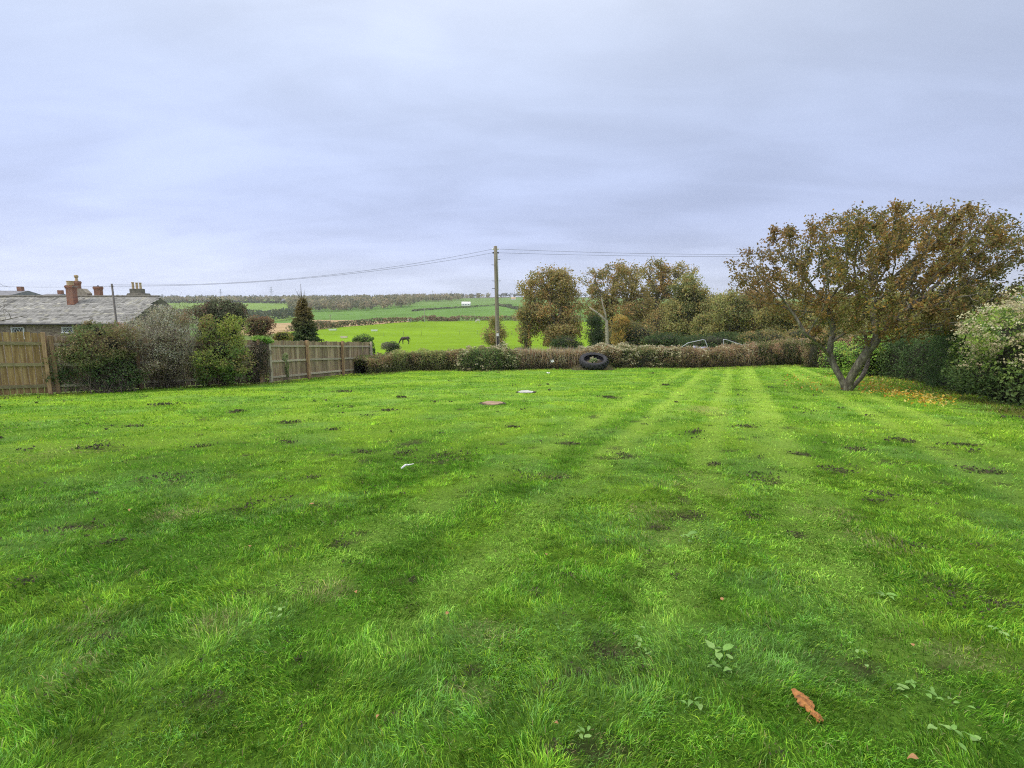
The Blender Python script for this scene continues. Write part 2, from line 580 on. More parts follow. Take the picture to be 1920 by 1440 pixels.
def edge(pix, d0):
    q = np.array([Rm(a, b, d0) for a, b in pix])
    return np.column_stack([q[:, 0] / q[:, 1], q[:, 1]])


HROW = [(480, 628), (540, 622), (590, 618), (640, 613), (700, 608), (760, 603.8), (805, 602.6), (860, 601.4), (900, 601), (960, 601.3), (1015, 602.8), (1090, 603.2)]
E1 = edge(HROW, 110)
E2 = edge([(480, 606), (508, 606), (545, 605), (590, 600), (650, 600), (700, 601.5), (730, 602.2)], 262)
E1[:, 1] += 1.0
print('edges', E1.round(2).tolist(), E2.round(2).tolist())


def field_colour(x, y):
    y_ = np.maximum(y, 12.0)
    u = x / y_
    n = fbm2(x / 23.0, y / 23.0, 4)
    n2 = fbm2(x / 90.0 + 5, y / 90.0, 3)
    c = np.ones(x.shape + (3,)) * C_BRIGHT
    # edge of the bright field: nearer on the left
    e1 = np.interp(u, E1[:, 0], E1[:, 1])
    beyond = smooth(-2, 2, y_ - e1)[..., None]
    c = c * (1 - beyond) + C_FIELD2 * beyond
    # stubble strip behind the hedge
    e2 = np.interp(u, E2[:, 0], E2[:, 1])
    tan = ((y_ > e1) & (y_ < e2) & (u < -0.2) & (u > -0.56))[..., None]
    c = np.where(tan, C_TAN, c)
    left = ((u < -0.40) & (y_ > 400))[..., None]
    c = np.where(left, C_LEFT, c)
    far = smooth(640, 700, y_)[..., None] * (u > -0.36)[..., None]
    c = c * (1 - far * 0.6) + np.array([0.16, 0.24, 0.07]) * far * 0.6
    c = np.where((y_ > 1150)[..., None], C_MOOR, c)
    rough_ = ((u < -0.425 + 0.03 * (n2 - 0.5)) & (y_ < e1))[..., None]      # rough ground behind the fence
    c = np.where(rough_, np.array([0.12, 0.17, 0.04]), c)
    c = c * (0.80 + 0.40 * n)[..., None]
    # mown / grazed streaks across the field
    st = fbm2(x / 40.0, y / 5.0, 4)
    c = c * (0.86 + 0.28 * st)[..., None]
    return c


def build_terrain():
    az = np.concatenate([np.linspace(-180, -62, 40)[:-1], np.linspace(-62, 62, 520), np.linspace(62, 180, 40)[1:]])
    rr = np.concatenate([[0.0], np.geomspace(2.0, 28, 24), np.geomspace(29, 1950, 210)[0:]])
    A, RR = np.meshgrid(np.radians(az), rr)
    x, y = RR * np.sin(A), RR * np.cos(A)
    z = H(x, y)
    z = z + 0.35 * (fbm2(x / 17, y / 17, 3) - 0.5) * smooth(45, 80, RR)
    z = z - 0.22 * (1 - smooth(33, 42, RR)) * (y > -1) - 0.1
    c = field_colour(x, y)
    nr, na = x.shape
    i = np.arange(nr - 1)[:, None] * na; k = np.arange(na - 1)[None]
    Fq = np.stack([i + k, i + k + na, i + k + na + 1, i + k + 1], -1).reshape(-1, 4)[:, ::-1]
    me = mesh_np('ground', np.stack([x, y, z], -1).reshape(-1, 3), Fq, FIELD, c.reshape(-1, 3), True)
    tag(obj('ground', me), kind='structure')


build_terrain()

# garden outline (x, y) clockwise from the left fence
fA, fB, fC, fD = G(-260, 752), G(97, 738), G(505, 717), G(694, 698)
FENCE_LINE = [fA, fB, fC, fD]
HEDGE_PIX = [(700, 702), (760, 695), (830, 695), (880, 696), (950, 695), (1000, 692), (1090, 692), (1190, 690), (1300, 689.5), (1400, 686.5), (1500, 684), (1560, 682.5)]
HEDGE_LINE = [G(*p) for p in HEDGE_PIX] + [np.array([21.6, 33.5, 0.0])]
RIGHT_LINE = [np.array([19.0, 26.0, 0]), G(1690, 701), G(1750, 726), G(1800, 742), G(1920, 772), np.array([11.0, 8.0, 0]), np.array([10.3, 2.0, 0]), np.array([10.0, -4.0, 0])]
GARDEN = np.array([[-19, -4]] + [list(p[:2]) for p in FENCE_LINE] + [list(p[:2] + np.array([0, .4])) for p in HEDGE_LINE] + [list(p[:2] + np.array([.5, 0])) for p in RIGHT_LINE])


def inside(poly, x, y):
    r_ = np.zeros(x.shape, bool)
    n = len(poly)
    j = n - 1
    for i in range(n):
        xi, yi = poly[i]; xj, yj = poly[j]
        c = ((yi > y) != (yj > y)) & (x < (xj - xi) * (y - yi) / (yj - yi + 1e-12) + xi)
        r_ ^= c; j = i
    return r_


def seg_dist(line, x, y):
    d = np.full(x.shape, 1e9)
    for a, b in zip(line[:-1], line[1:]):
        ax, ay = a[0], a[1]; bx, by = b[0] - ax, b[1] - ay
        t = np.clip(((x - ax) * bx + (y - ay) * by) / (bx * bx + by * by + 1e-12), 0, 1)
        d = np.minimum(d, np.hypot(x - ax - t * bx, y - ay - t * by))
    return d


# worn / soily spots: (px, py, radius m)
SPOTS = [(535, 792, .22), (248, 797, .16), (185, 842, .30), (300, 903, .34), (225, 1012, .14), (370, 838, .15), (130, 990, .18), (640, 1020, .12), (590, 895, .12),
         (770, 848, .22), (700, 845, .16), (830, 858, .45), (1010, 893, .32), (1300, 813, .20), (1180, 853, .18), (1400, 800, .2), (1290, 965, .18), (1655, 925, .16), (1660, 940, .12),
         (1790, 1108, .17), (1870, 1125, .1), (1175, 1225, .17), (1200, 1265, .13), (1090, 1255, .07), (845, 1280, .06), (1020, 1290, .07), (400, 1305, .09), (195, 1190, .12), (570, 1370, .05),
         (880, 1255, .05), (560, 1240, .04), (1850, 880, .25), (1820, 832, .22), (1600, 840, .2), (1690, 826, .22), (1490, 850, .18), (1420, 895, .25), (1560, 880, .2), (1230, 985, .14),
         (1350, 870, .16), (1220, 700, .2), (1150, 745, .3), (1250, 722, .25), (960, 800, .2), (1060, 830, .16), (760, 745, .25), (720, 770, .2), (440, 770, .25), (640, 735, .3), (300, 760, .3),
         (1720, 1020, .12), (1410, 965, .1), (1500, 1000, .1), (480, 1110, .08), (60, 1080, .12), (760, 1090, .09), (1060, 1075, .06), (1010, 1110, .06), (500, 940, .2), (450, 955, .16), (620, 805, .15), (530, 830, .14), (1460, 1400, .05), (1030, 1395, .05), (740, 1345, .05)]
STRAW = [(905, 1190, .22), (420, 1170, .25), (180, 1170, .22), (1290, 900, .7), (1230, 960, .45), (1330, 770, .8), (1250, 1000, .35), (120, 850, .7), (330, 960, .4), (880, 1300, .12), (1640, 1010, .3), (1540, 960, .4), (620, 1110, .25), (160, 1260, .2), (1870, 1240, .25)]
_sp = [(G(a, b), r_) for a, b, r_ in SPOTS]
_st = [(G(a, b), r_) for a, b, r_ in STRAW]
MOW_U = 0.4375
_mn = math.hypot(MOW_U, 1)
MOW_DIR = np.array([MOW_U / _mn, 1 / _mn]); MOW_NRM = np.array([1 / _mn, -MOW_U / _mn])
# mower lines seen in the photo, as offsets across the mowing direction
MOW_LINES = sorted(float(np.dot(G(a, b)[:2], MOW_NRM)) for a, b in [(1330, 830), (1440, 800), (1530, 950), (1700, 812), (1790, 805), (1090, 800), (1235, 770), (1870, 905)])


def lawn_fields(x, y):
    """soil (0..1), straw (0..1), stripe (-1..1), verge (0..1)"""
    nx = 0.6 * (fbm2(x * 1.7, y * 1.7, 3) - 0.5); ny = 0.6 * (fbm2(x * 1.7 + 31, y * 1.7 + 8, 3) - 0.5)
    soil = np.zeros(x.shape)
    for p, r_ in _sp:
        d = np.hypot((x - p[0]) * 0.75 + nx * r_ * 2, (y - p[1]) * 0.9 + ny * r_ * 2)
        soil = np.maximum(soil, 1 - smooth(r_ * 0.35, r_ * 1.0, d))
    fine = fbm2(x * 3.1 + 3, y * 3.1 + 7, 4)
    soil = soil * smooth(0.46, 0.60, fbm2(x * 8.5 + 3, y * 8.5 + 7, 4) + 0.06)
    soil = np.maximum(soil, 0.8 * smooth(0.735, 0.80, fbm2(x * 3.9 + 91, y * 3.9 + 14, 3)))
    straw = np.zeros(x.shape)
    for p, r_ in _st:
        d = np.hypot(x - p[0] + nx * r_ * 2, y - p[1] + ny * r_ * 2)
        straw = np.maximum(straw, 1 - smooth(r_ * 0.2, r_ * 1.1, d))
    straw *= smooth(0.3, 0.6, fbm2(x * 4 + 50, y * 4, 3) + 0.1)
    o = x * MOW_NRM[0] + y * MOW_NRM[1] + 0.10 * (fbm2(x * 0.5, y * 0.5, 2) - 0.5)
    right = smooth(-4.5, -1.0, o)
    stripe = np.zeros(x.shape)
    for m in MOW_LINES:
        stripe = np.maximum(stripe, np.exp(-((o - m) / 0.18) ** 2))
    stripe = stripe * (0.45 + 1.0 * fbm2(x * 0.9 + 7, y * 0.9, 3)) * right * smooth(1.7, 3.8, y)
    band = 0.5 + 0.5 * np.sin(o * 2 * math.pi / 1.5)
    stripe = np.where(stripe > 0.25, stripe, stripe + 0.26 * (band - 0.52) * right * smooth(3.0, 6.0, y))
    # on the left the mower went across
    ol = y * 0.93 - x * 0.36 + 0.5 * (fbm2(x * 0.3, y * 0.3, 2) - 0.5)
    stripe = stripe + 0.40 * (fbm2(x * 0.25, ol * 1.6, 3) - 0.5) * (1 - right) * smooth(4, 8, y) * 2
    e = np.minimum(seg_dist(FENCE_LINE, x, y), np.minimum(seg_dist(HEDGE_LINE, x, y), seg_dist(RIGHT_LINE, x, y)))
    verge = 1 - smooth(0.15, 1.0, e + 0.8 * (fbm2(x * 1.1, y * 1.1, 3) - 0.5))
    wide = smooth(8, 14, x) * smooth(17, 21, y)
    verge = np.maximum(verge, wide * (1 - smooth(1.2, 3.0, e + 1.2 * (fbm2(x * .7, y * .7, 3) - 0.5))) * 0.85)
    return soil, straw, np.clip(stripe, -0.6, 1.0), verge


G_MID = np.array([0.182, 0.355, 0.032]); G_YEL = np.array([0.305, 0.455, 0.045]); G_BLUE = np.array([0.220, 0.375, 0.090]); G_DARK = np.array([0.088, 0.208, 0.019])
C_STRAW = np.array([0.42, 0.38, 0.17]); C_SOIL = np.array([0.050, 0.046, 0.026]); C_VERGE = np.array([0.15, 0.15, 0.045]); G_PALE = np.array([0.37, 0.53, 0.095])


def lawn_weights(x, y, fields):
    """share of each sward colour at a spot: mid, yellow, blue-green, dark, pale, straw, verge"""
    soil, straw, stripe, verge = fields
    a = fbm2(x * 0.75 + 3, y * 0.75, 4); b = fbm2(x * 1.1 + 60, y * 1.1 + 22, 4); d = fbm2(x * 3.1 + 9, y * 3.1 + 77, 3); e = fbm2(x * 1.2 + 15, y * 1.2 + 45, 4)
    w = np.stack([np.full(x.shape, 0.55), 0.12 + 1.5 * smooth(0.45, 0.68, a), 0.10 + 1.6 * smooth(0.52, 0.70, e), 0.24 + 0.75 * smooth(0.48, 0.70, b) + 0.7 * smooth(0.5, 0.72, d),
                  0.07 + 4.0 * np.clip(stripe, 0, 1) ** 1.1, 0.02 + 1.1 * straw, 2.6 * verge], -1)
    w[..., 3] = w[..., 3] + 2.2 * np.clip(-stripe, 0, 1)  # mow stripes: light and dark of leaning blades, plus pale clippings, put into colour
    return w / w.sum(-1, keepdims=True)


LAWN_PAL = np.array([G_MID, G_YEL, G_BLUE, G_DARK, G_PALE, C_STRAW, C_VERGE])


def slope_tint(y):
    g = smooth(2.5, 12, y)[..., None]       # lawn colour gets lighter and yellower down the slope
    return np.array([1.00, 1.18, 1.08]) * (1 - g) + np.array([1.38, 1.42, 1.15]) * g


def lawn_colour(x, y, fields=None):
    f = fields if fields is not None else lawn_fields(x, y)
    return (lawn_weights(x, y, f) @ LAWN_PAL) * slope_tint(y)


def build_lawn():
    xs = np.arange(-24, 26, 0.16); ys = np.concatenate([np.arange(-4, 8, 0.07), np.arange(8, 36, 0.16)])
    X, Y = np.meshgrid(xs, ys)
    f = lawn_fields(X, Y)
    Z = lawn_z(X, Y) + 0.03 * (fbm2(X * 3, Y * 3, 3) - 0.5) - 0.008 - 0.02 * f[0]
    Cc = lawn_colour(X, Y, f)
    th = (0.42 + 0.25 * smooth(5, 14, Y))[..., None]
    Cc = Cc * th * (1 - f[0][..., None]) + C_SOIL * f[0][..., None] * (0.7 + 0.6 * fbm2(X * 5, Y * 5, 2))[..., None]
    ny, nx = X.shape
    i = np.arange(ny - 1)[:, None] * nx; k = np.arange(nx - 1)[None]
    Fq = np.stack([i + k, i + k + 1, i + k + nx + 1, i + k + nx], -1)
    cx = (X[:-1, :-1] + X[1:, 1:]) / 2; cy = (Y[:-1, :-1] + Y[1:, 1:]) / 2
    keep = inside(GARDEN, cx, cy)
    Fq = Fq[keep]
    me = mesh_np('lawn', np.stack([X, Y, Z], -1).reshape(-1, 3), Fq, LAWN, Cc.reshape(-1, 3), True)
    tag(obj('lawn', me), kind='structure')


build_lawn()


def build_grass():
    rng = np.random.default_rng(21)
    # radius distribution: density falls with distance
    rg = np.concatenate([np.linspace(0.9, 6, 200), np.geomspace(6.05, 42, 300)])
    dens = 11000 * np.minimum(1.0, (2.3 / rg) ** 1.55)
    pdf = rg * dens
    cdf = np.concatenate([[0], np.cumsum((pdf[1:] + pdf[:-1]) / 2 * np.diff(rg))])
    half = R(53)
    n = int(cdf[-1] * 2 * half)
    r_ = np.interp(rng.random(n) * cdf[-1], cdf, rg)
    a = (rng.random(n) * 2 - 1) * half
    x, y = r_ * np.sin(a), r_ * np.cos(a) - 0.25
    short = np.zeros(n, bool)
    m2 = int(n * 0.52)          # a low, dense under-sward near the eye
    r2 = 0.9 + (7.6 - 0.9) * rng.random(m2) ** 0.8
    a2 = (rng.random(m2) * 2 - 1) * half
    x = np.concatenate([x, r2 * np.sin(a2)]); y = np.concatenate([y, r2 * np.cos(a2) - 0.25]); r_ = np.concatenate([r_, r2])
    short = np.concatenate([short, np.ones(m2, bool)])
    # tuft: pull points together a little
    tx = 0.035 * (fbm2(x * 9, y * 9, 2) - 0.5) * 2; ty = 0.035 * (fbm2(x * 9 + 13, y * 9 + 5, 2) - 0.5) * 2
    x, y = x + tx, y + ty
    k = inside(GARDEN, x, y)
    x, y, r_, short = x[k], y[k], r_[k], short[k]
    f = lawn_fields(x, y)
    soil, straw, stripe, verge = f
    k = rng.random(len(x)) > soil * 0.62 + 0.10 * straw
    x, y, r_, short = x[k], y[k], r_[k], short[k]; soil, straw, stripe, verge = [q[k] for q in f]
    n = len(x)
    w = np.cumsum(lawn_weights(x, y, (soil, straw, stripe, verge)), -1)
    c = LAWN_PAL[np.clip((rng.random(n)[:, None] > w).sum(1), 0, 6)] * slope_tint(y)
    tf = fbm2(x * 6.5 + 2, y * 6.5 + 40, 3); tf2 = fbm2(x * 17 + 2, y * 17, 2)
    c = c * (0.62 + 0.76 * rng.random(n))[:, None] * (0.45 + 1.1 * tf)[:, None] * (0.58 + 0.84 * tf2)[:, None]
    yel = rng.random(n) < 0.10
    c[yel] = c[yel] * np.array([1.35, 1.1, 1.0])
    dry = rng.random(n) < (0.012 + 0.10 * straw + 0.15 * verge + 0.10 * soil)
    c[dry] = np.array([0.42, 0.37, 0.17]) * (0.6 + 0.5 * rng.random(dry.sum()))[:, None]
    hgt = (0.024 + 0.030 * fbm2(x * 1.3 + 8, y * 1.3, 3) + 0.026 * (tf - 0.3)) * (0.6 + 0.7 * rng.random(n)) * (1 - 0.55 * soil) * (1 + 1.3 * verge)
    hgt = hgt * (1 + 0.20 * (1 - smooth(2, 6, r_)))
    wid = np.maximum(0.0034, 0.0011 * r_) * (0.7 + 0.6 * rng.random(n))
    hgt = np.where(short, 0.016 + 0.020 * rng.random(n), hgt)
    wid = np.where(short, wid * 1.25, wid)
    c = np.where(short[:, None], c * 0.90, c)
    # lean: combed in swirls, along the mower's way in the stripes
    ang = 2 * math.pi * 2.5 * fbm2(x * 1.6 + 70, y * 1.6 + 3, 2) + rng.normal(0, 0.8, n)
    lean = np.clip(0.80 + 0.32 * rng.normal(size=n), 0.1, 1.4)
    sd = np.where(stripe > 0.15, 1.0, 0.0) * smooth(3, 6, y)
    ma = math.atan2(MOW_DIR[1], MOW_DIR[0])
    ang = np.where((sd > 0) & (rng.random(n) < 0.7), ma + math.pi + rng.normal(0, 0.4, n), ang)
    lean = np.where(sd > 0, np.clip(lean + 0.25, 0, 1.3), lean)
    ld = np.stack([np.cos(ang), np.sin(ang)], -1)
    fa = rng.random(n) * 2 * math.pi
    wd = np.stack([np.cos(fa), np.sin(fa)], -1)
    z0 = lawn_z(x, y) - 0.012
    base = np.stack([x, y, z0], -1)
    sl, cl = np.sin(lean), np.cos(lean)
    tip = base + np.concatenate([ld * (hgt * sl)[:, None], (hgt * cl)[:, None]], -1)
    near = (r_ < 5.5) & ~short
    side = np.concatenate([wd * (wid / 2)[:, None], np.zeros((n, 1))], -1)
    V, T3, Q4, CC = [], [], [], []
    # near blades: a bent strip and a tip
    b = base[near]; t = tip[near]; s = side[near]; h = hgt[near]; m = len(b)
    mid = b + (t - b) * 0.45; mid[:, 2] += h * 0.14 * 1.2
    t2 = t.copy(); t2[:, 2] -= h * 0.10
    Vn = np.stack([b - s, b + s, mid + s * 0.85, mid - s * 0.85, t2], 1).reshape(-1, 3)
    i = np.arange(m) * 5
    Q4.append(np.stack([i, i + 1, i + 2, i + 3], -1)); T3.append(np.stack([i + 3, i + 2, i + 4], -1))
    cn = c[near]
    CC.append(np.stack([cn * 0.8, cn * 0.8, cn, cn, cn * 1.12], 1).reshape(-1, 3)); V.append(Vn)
    o = m * 5
    b = base[~near]; t = tip[~near]; s = side[~near]; m = len(b); cn = c[~near]
    V.append(np.stack([b - s, b + s, t], 1).reshape(-1, 3)); i = np.arange(m) * 3 + o
    T3.append(np.stack([i, i + 1, i + 2], -1))
    CC.append(np.repeat(cn, 3, axis=0))
    me = mesh_np('grass', np.concatenate(V), [np.concatenate(Q4), np.concatenate(T3)], GRASS, np.concatenate(CC), False)
    print('grass blades', n, 'tris', 3 * int(near.sum()) + int((~near).sum()))
    tag(obj('grass', me), 'short mown green grass covering the sloping garden lawn', 'grass', kind='stuff')


build_grass()

# ------------------------------------------------------------------ foliage tools


LEAF_GAIN = 2.25      # lifts leaf colours to make up for light lost to self-shadowing


def pal(P, colours, freq=0.8, mix=0.35, rng=RNG, jit=0.22):
    """colours: list of (rgb, weight); clumps by 3-D noise, then leaf-to-leaf jitter"""
    w = np.cumsum([c[1] for c in colours]).astype(float); w /= w[-1]
    v = noise3(P * freq + 5.3)
    v = np.clip((v - 0.5) * 1.7 + 0.5, 0, 0.999)
    v = np.where(rng.random(len(P)) < mix, rng.random(len(P)), v)
    idx = np.searchsorted(w, v).clip(0, len(colours) - 1)
    c = np.array([q[0] for q in colours], float)[idx]
    return np.clip(LEAF_GAIN * c, 0, 0.60) * (1 + jit * (rng.random((len(P), 1)) * 2 - 1)) * (1 + 0.06 * rng.normal(size=(len(P), 3)))


def leaf_arrays(P, size, colr, aspect=0.55, up=0.5, rng=RNG, axis=None, axis_mix=0.5, fold=0.15):
    n = len(P)
    sz = size * (0.65 + 0.7 * rng.random(n))
    a = rand_dirs(n, rng)
    if axis is not None:
        a = unit(a * (1 - axis_mix) + axis * axis_mix)
    nn = rand_dirs(n, rng); nn[:, 2] += up
    b = unit(np.cross(a, nn)); nn = np.cross(b, a)
    hl = (sz / 2)[:, None]; hw = (sz * aspect / 2)[:, None]
    v0 = P - a * hl; v2 = P + a * hl
    off = nn * (sz * fold)[:, None]
    v1 = P + b * hw + off; v3 = P - b * hw + off
    V = np.stack([v0, v1, v2, v3], 1).reshape(-1, 3)
    Fq = np.arange(4 * n).reshape(-1, 4)
    return V, Fq, np.repeat(np.clip(colr, 0.004, 1), 4, axis=0)


def leaves(name, P, size, colr, parent, mat=None, **kw):
    V, Fq, C = leaf_arrays(P, size, colr, **kw)
    return obj(name, mesh_np(name, V, Fq, mat or LEAF, C), parent)


def lump_points(lumps, n, rng=RNG, shell=0.35, zmin=None, rough=0.22):
    """points in the outer shell of a union of ellipsoids (cx,cy,cz,rx,ry,rz)"""
    L = np.array(lumps, float)
    wts = (L[:, 3] * L[:, 4] + L[:, 4] * L[:, 5] + L[:, 3] * L[:, 5]); wts /= wts.sum()
    k = rng.choice(len(L), size=int(n * 1.9), p=wts)
    d = rand_dirs(len(k), rng)
    rad = 1 - shell * rng.random(len(k)) ** 1.3
    P = L[k, :3] + d * L[k, 3:] * rad[:, None]
    P = P + d * L[k, 3:] * (rough * 2 * (noise3(P * 2.1 + 3) - 0.5) + rough * 0.9 * (noise3(P * 5.3 + 9) - 0.5))[:, None]
    keep = np.ones(len(P), bool)
    for j in range(len(L)):
        q = np.linalg.norm((P - L[j, :3]) / L[j, 3:], axis=1)
        keep &= (q > 0.55) | (k == j)
    if zmin is not None:
        keep &= P[:, 2] > (zmin(P[:, 0], P[:, 1]) if callable(zmin) else zmin)
    return P[keep][:n]


def sublumps(lumps, k, rng, rel=0.48, flat=0.75, out=0.72):
    r_ = []
    for (cx, cy, cz, rx, ry, rz) in lumps:
        for i in range(k):
            d = rand_dirs(1, rng)[0]
            f = rel * (0.7 + 0.6 * rng.random())
            r_.append((cx + d[0] * rx * out, cy + d[1] * ry * out, cz + d[2] * rz * out, rx * f, ry * f, rz * f * flat))
    return r_


def ico_core(lumps, sc, zmin=None):
    V, Fc = [], []
    nu, nv = 14, 9
    for (cx, cy, cz, rx, ry, rz) in lumps:
        b = sum(len(v) for v in V)
        th = np.linspace(0, math.pi, nv)[:, None]; ph = (np.arange(nu) * 2 * math.pi / nu)[None]
        d = np.stack([np.sin(th) * np.cos(ph), np.sin(th) * np.sin(ph), np.cos(th) * np.ones_like(ph)], -1).reshape(-1, 3)
        P = np.array([cx, cy, cz]) + d * np.array([rx, ry, rz]) * sc
        P = P + d * np.array([rx, ry, rz]) * (0.35 * (noise3(P * 1.9) - 0.5))[:, None]
        if zmin is not None:
            zz = zmin(P[:, 0], P[:, 1]) if callable(zmin) else zmin
            P[:, 2] = np.maximum(P[:, 2], zz)
        V.append(P)
        i = np.arange(nv - 1)[:, None] * nu; k = np.arange(nu)[None]; k2 = (k + 1) % nu
        Fc.append(np.stack([i + k, i + nu + k, i + nu + k2, i + k2], -1).reshape(-1, 4) + b)
    return np.concatenate(V), np.concatenate(Fc)


def stems_mesh(lumps, base, n, r0, rng=RNG, spread=0.3, sides=4, reach=1.0, kink=0.12):
    """stems fanning from the ground into the lumps"""
    V, Fc, o = [], [], 0
    L = np.array(lumps, float)
    for i in range(n):
        j = rng.integers(len(L))
        d = rand_dirs(1, rng)[0]; d[2] = abs(d[2])
        end = L[j, :3] + d * L[j, 3:] * (0.5 + 0.5 * rng.random()) * reach
        st = np.array(base) + np.array([rng.normal() * spread, rng.normal() * spread, 0]); st[2] = base[2] - 0.05
        t = np.linspace(0, 1, 7)[:, None]
        p = st + (end - st) * t; p[:, 2] = st[2] + (end[2] - st[2]) * t[:, 0] ** 0.8
        p[1:-1] += rng.normal(size=(5, 3)) * kink * np.linalg.norm(end - st) * 0.25
        v, f = tube_np(p, np.linspace(r0, r0 * 0.25, 7) * (0.6 + 0.6 * rng.random()), sides)
        V.append(v); Fc.append(f + o); o += len(v)
    return np.concatenate(V), np.concatenate(Fc)


def bush(name, label, cat, lumps, base, n, size, colours, freq=1.2, stems=10, r0=0.02, core=0.62, shell=0.45, twig=None,
         zmin=None, group=None, colfun=None, aspect=0.55, up=0.5, mix=0.35, rough=0.22, seed=1, heads=None, fold=0.15, kink=0.12, stem_reach=1.0, sub=4):
    rng = np.random.default_rng(seed)
    root = empty(name, tuple(base))
    tag(root, label, cat, group)
    allL = list(lumps) + sublumps(lumps, sub, rng, 0.42, 0.8, 0.85)
    P = lump_points(allL, n, rng, shell, zmin, rough)
    c = pal(P, colours, freq, mix, rng)
    if colfun is not None: c = colfun(P, c, rng)
    leaves('foliage', P, size, c, root, rng=rng, aspect=aspect, up=up, fold=fold)
    if stems:
        V, Fc = stems_mesh(lumps, base, stems, r0, rng, spread=0.25 * max(lumps[0][3], 0.3), kink=kink, reach=stem_reach)
        obj('stems', mesh_np('stems', V, Fc, twig or TWIG, None, True), root)['kind'] = 'stuff'
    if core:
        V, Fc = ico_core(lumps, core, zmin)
        obj('dark_core', mesh_np('dark_core', V, Fc, CORE, None, True), root)
    if heads:
        hp = lump_points(allL, heads['n'], rng, 0.03, heads.get('zmin', zmin), rough)
        hp = hp + unit(hp - np.array(base)) * 0.06
        if 'filter' in heads: hp = hp[heads['filter'](hp, rng)]
        seed_heads(hp, heads['r'], heads['cols'], root, rng, heads.get('k', 9), heads.get('leaf', 0.05))
    return root


def seed_heads(hp, r_, cols, root, rng, k=9, leaf=0.05):
    q = np.repeat(hp, k, axis=0) + rng.normal(size=(len(hp) * k, 3)) * r_ * np.array([1, 1, 0.6])
    base = np.array([c for c in cols], float)[rng.integers(len(cols), size=len(hp))]
    c = np.repeat(base, k, axis=0) * (0.75 + 0.5 * rng.random((len(q), 1)))
    leaves('seed_heads', q, leaf, c, root, rng=rng, aspect=0.8, up=0.8)


def colonize(pts, par, A, D, di, dk, iters=140, rng=RNG, up=0.0):
    pts = [np.array(p, float) for p in pts]; par = list(par)
    A = np.array(A, float)
    near = np.full(len(A), 1e9); who = np.zeros(len(A), int)

    def upd(s):
        new = np.array(pts[s:])
        for a0 in range(0, len(new), 400):
            blk = new[a0:a0 + 400]
            dd = np.linalg.norm(A[:, None] - blk[None], axis=2)
            j = dd.argmin(1); m = dd[np.arange(len(A)), j]
            k = m < near
            near[k] = m[k]; who[k] = s + a0 + j[k]
    upd(0)
    grown = {}
    for it in range(iters):
        alive = near > dk
        A, near, who = A[alive], near[alive], who[alive]
        if len(A) == 0: break
        act = near < di if it > 0 else near < 1e8
        if not act.any():
            act = near <= near.min() * 1.05
        idx = who[act]
        dirs = unit(A[act] - np.array(pts)[idx])
        s = len(pts)
        for node in np.unique(idx):
            g = grown.get(node, 0)
            if g > 3: continue
            d = dirs[idx == node].sum(0)
            d = d / (np.linalg.norm(d) + 1e-9) + rng.normal(size=3) * 0.16
            d[2] += up
            d /= np.linalg.norm(d) + 1e-9
            pts.append(pts[node] + d * D); par.append(int(node)); grown[node] = g + 1
        if len(pts) == s: break
        upd(s)
        if len(pts) > 9000: break
    return np.array(pts), np.array(par)


def tree_mesh(pts, par, r_tip, r_base, expo=2.4):
    n = len(pts)
    cnt = np.zeros(n)
    kids = [[] for _ in range(n)]
    for i in range(n):
        if par[i] >= 0: kids[par[i]].append(i)
    order = np.arange(n)[::-1]
    for i in order:
        cnt[i] = max(1.0, sum(cnt[k] for k in kids[i]))
    rad = cnt ** (1 / expo)
    rad = r_tip + (rad - 1) / max(rad.max() - 1, 1e-6) * (r_base - r_tip)
    V, Fc, o = [], [], 0
    start = [i for i in range(n) if par[i] < 0]
    stack = [(s, None) for s in start]
    while stack:
        i, p0 = stack.pop()
        ch = [] if p0 is None else [p0]
        cur = i
        while True:
            ch.append(cur)
            if not kids[cur]: break
            ks = sorted(kids[cur], key=lambda k: -cnt[k])
            for k in ks[1:]: stack.append((k, cur))
            cur = ks[0]
        if len(ch) < 2: continue
        rr = rad[ch].copy()
        if p0 is not None: rr[0] = min(rad[p0], rr[1] * 1.15)
        P = pts[ch]
        v, f = tube_np(P, rr, 8 if rr.max() > 0.06 else (5 if rr.max() > 0.02 else 3))
        V.append(v); Fc.append(f + o); o += len(v)
    return np.concatenate(V), np.concatenate(Fc), rad


def path_nodes(path, step, pts, par, parent=-1):
    """adds a polyline to the node lists; returns the index of its last node"""
    P = np.array(path, float)
    L = np.linalg.norm(np.diff(P, axis=0), axis=1)
    s = np.concatenate([[0], np.cumsum(L)])
    t = np.arange(0, s[-1], step)
    if parent >= 0: t = t[1:]
    Q = np.stack([np.interp(t, s, P[:, k]) for k in range(3)], -1)
    for q in Q:
        pts.append(q); par.append(parent); parent = len(pts) - 1
    return parent


def sample_lumps(lumps, n, rng, inner=0.0):
    L = np.array(lumps, float)
    v = (L[:, 3] * L[:, 4] * L[:, 5]) ** 0.75; v /= v.sum()
    k = rng.choice(len(L), size=n, p=v)
    return L[k, :3] + rand_dirs(n, rng) * L[k, 3:] * (inner + (1 - inner) * rng.random((n, 1)) ** (1 / 3))


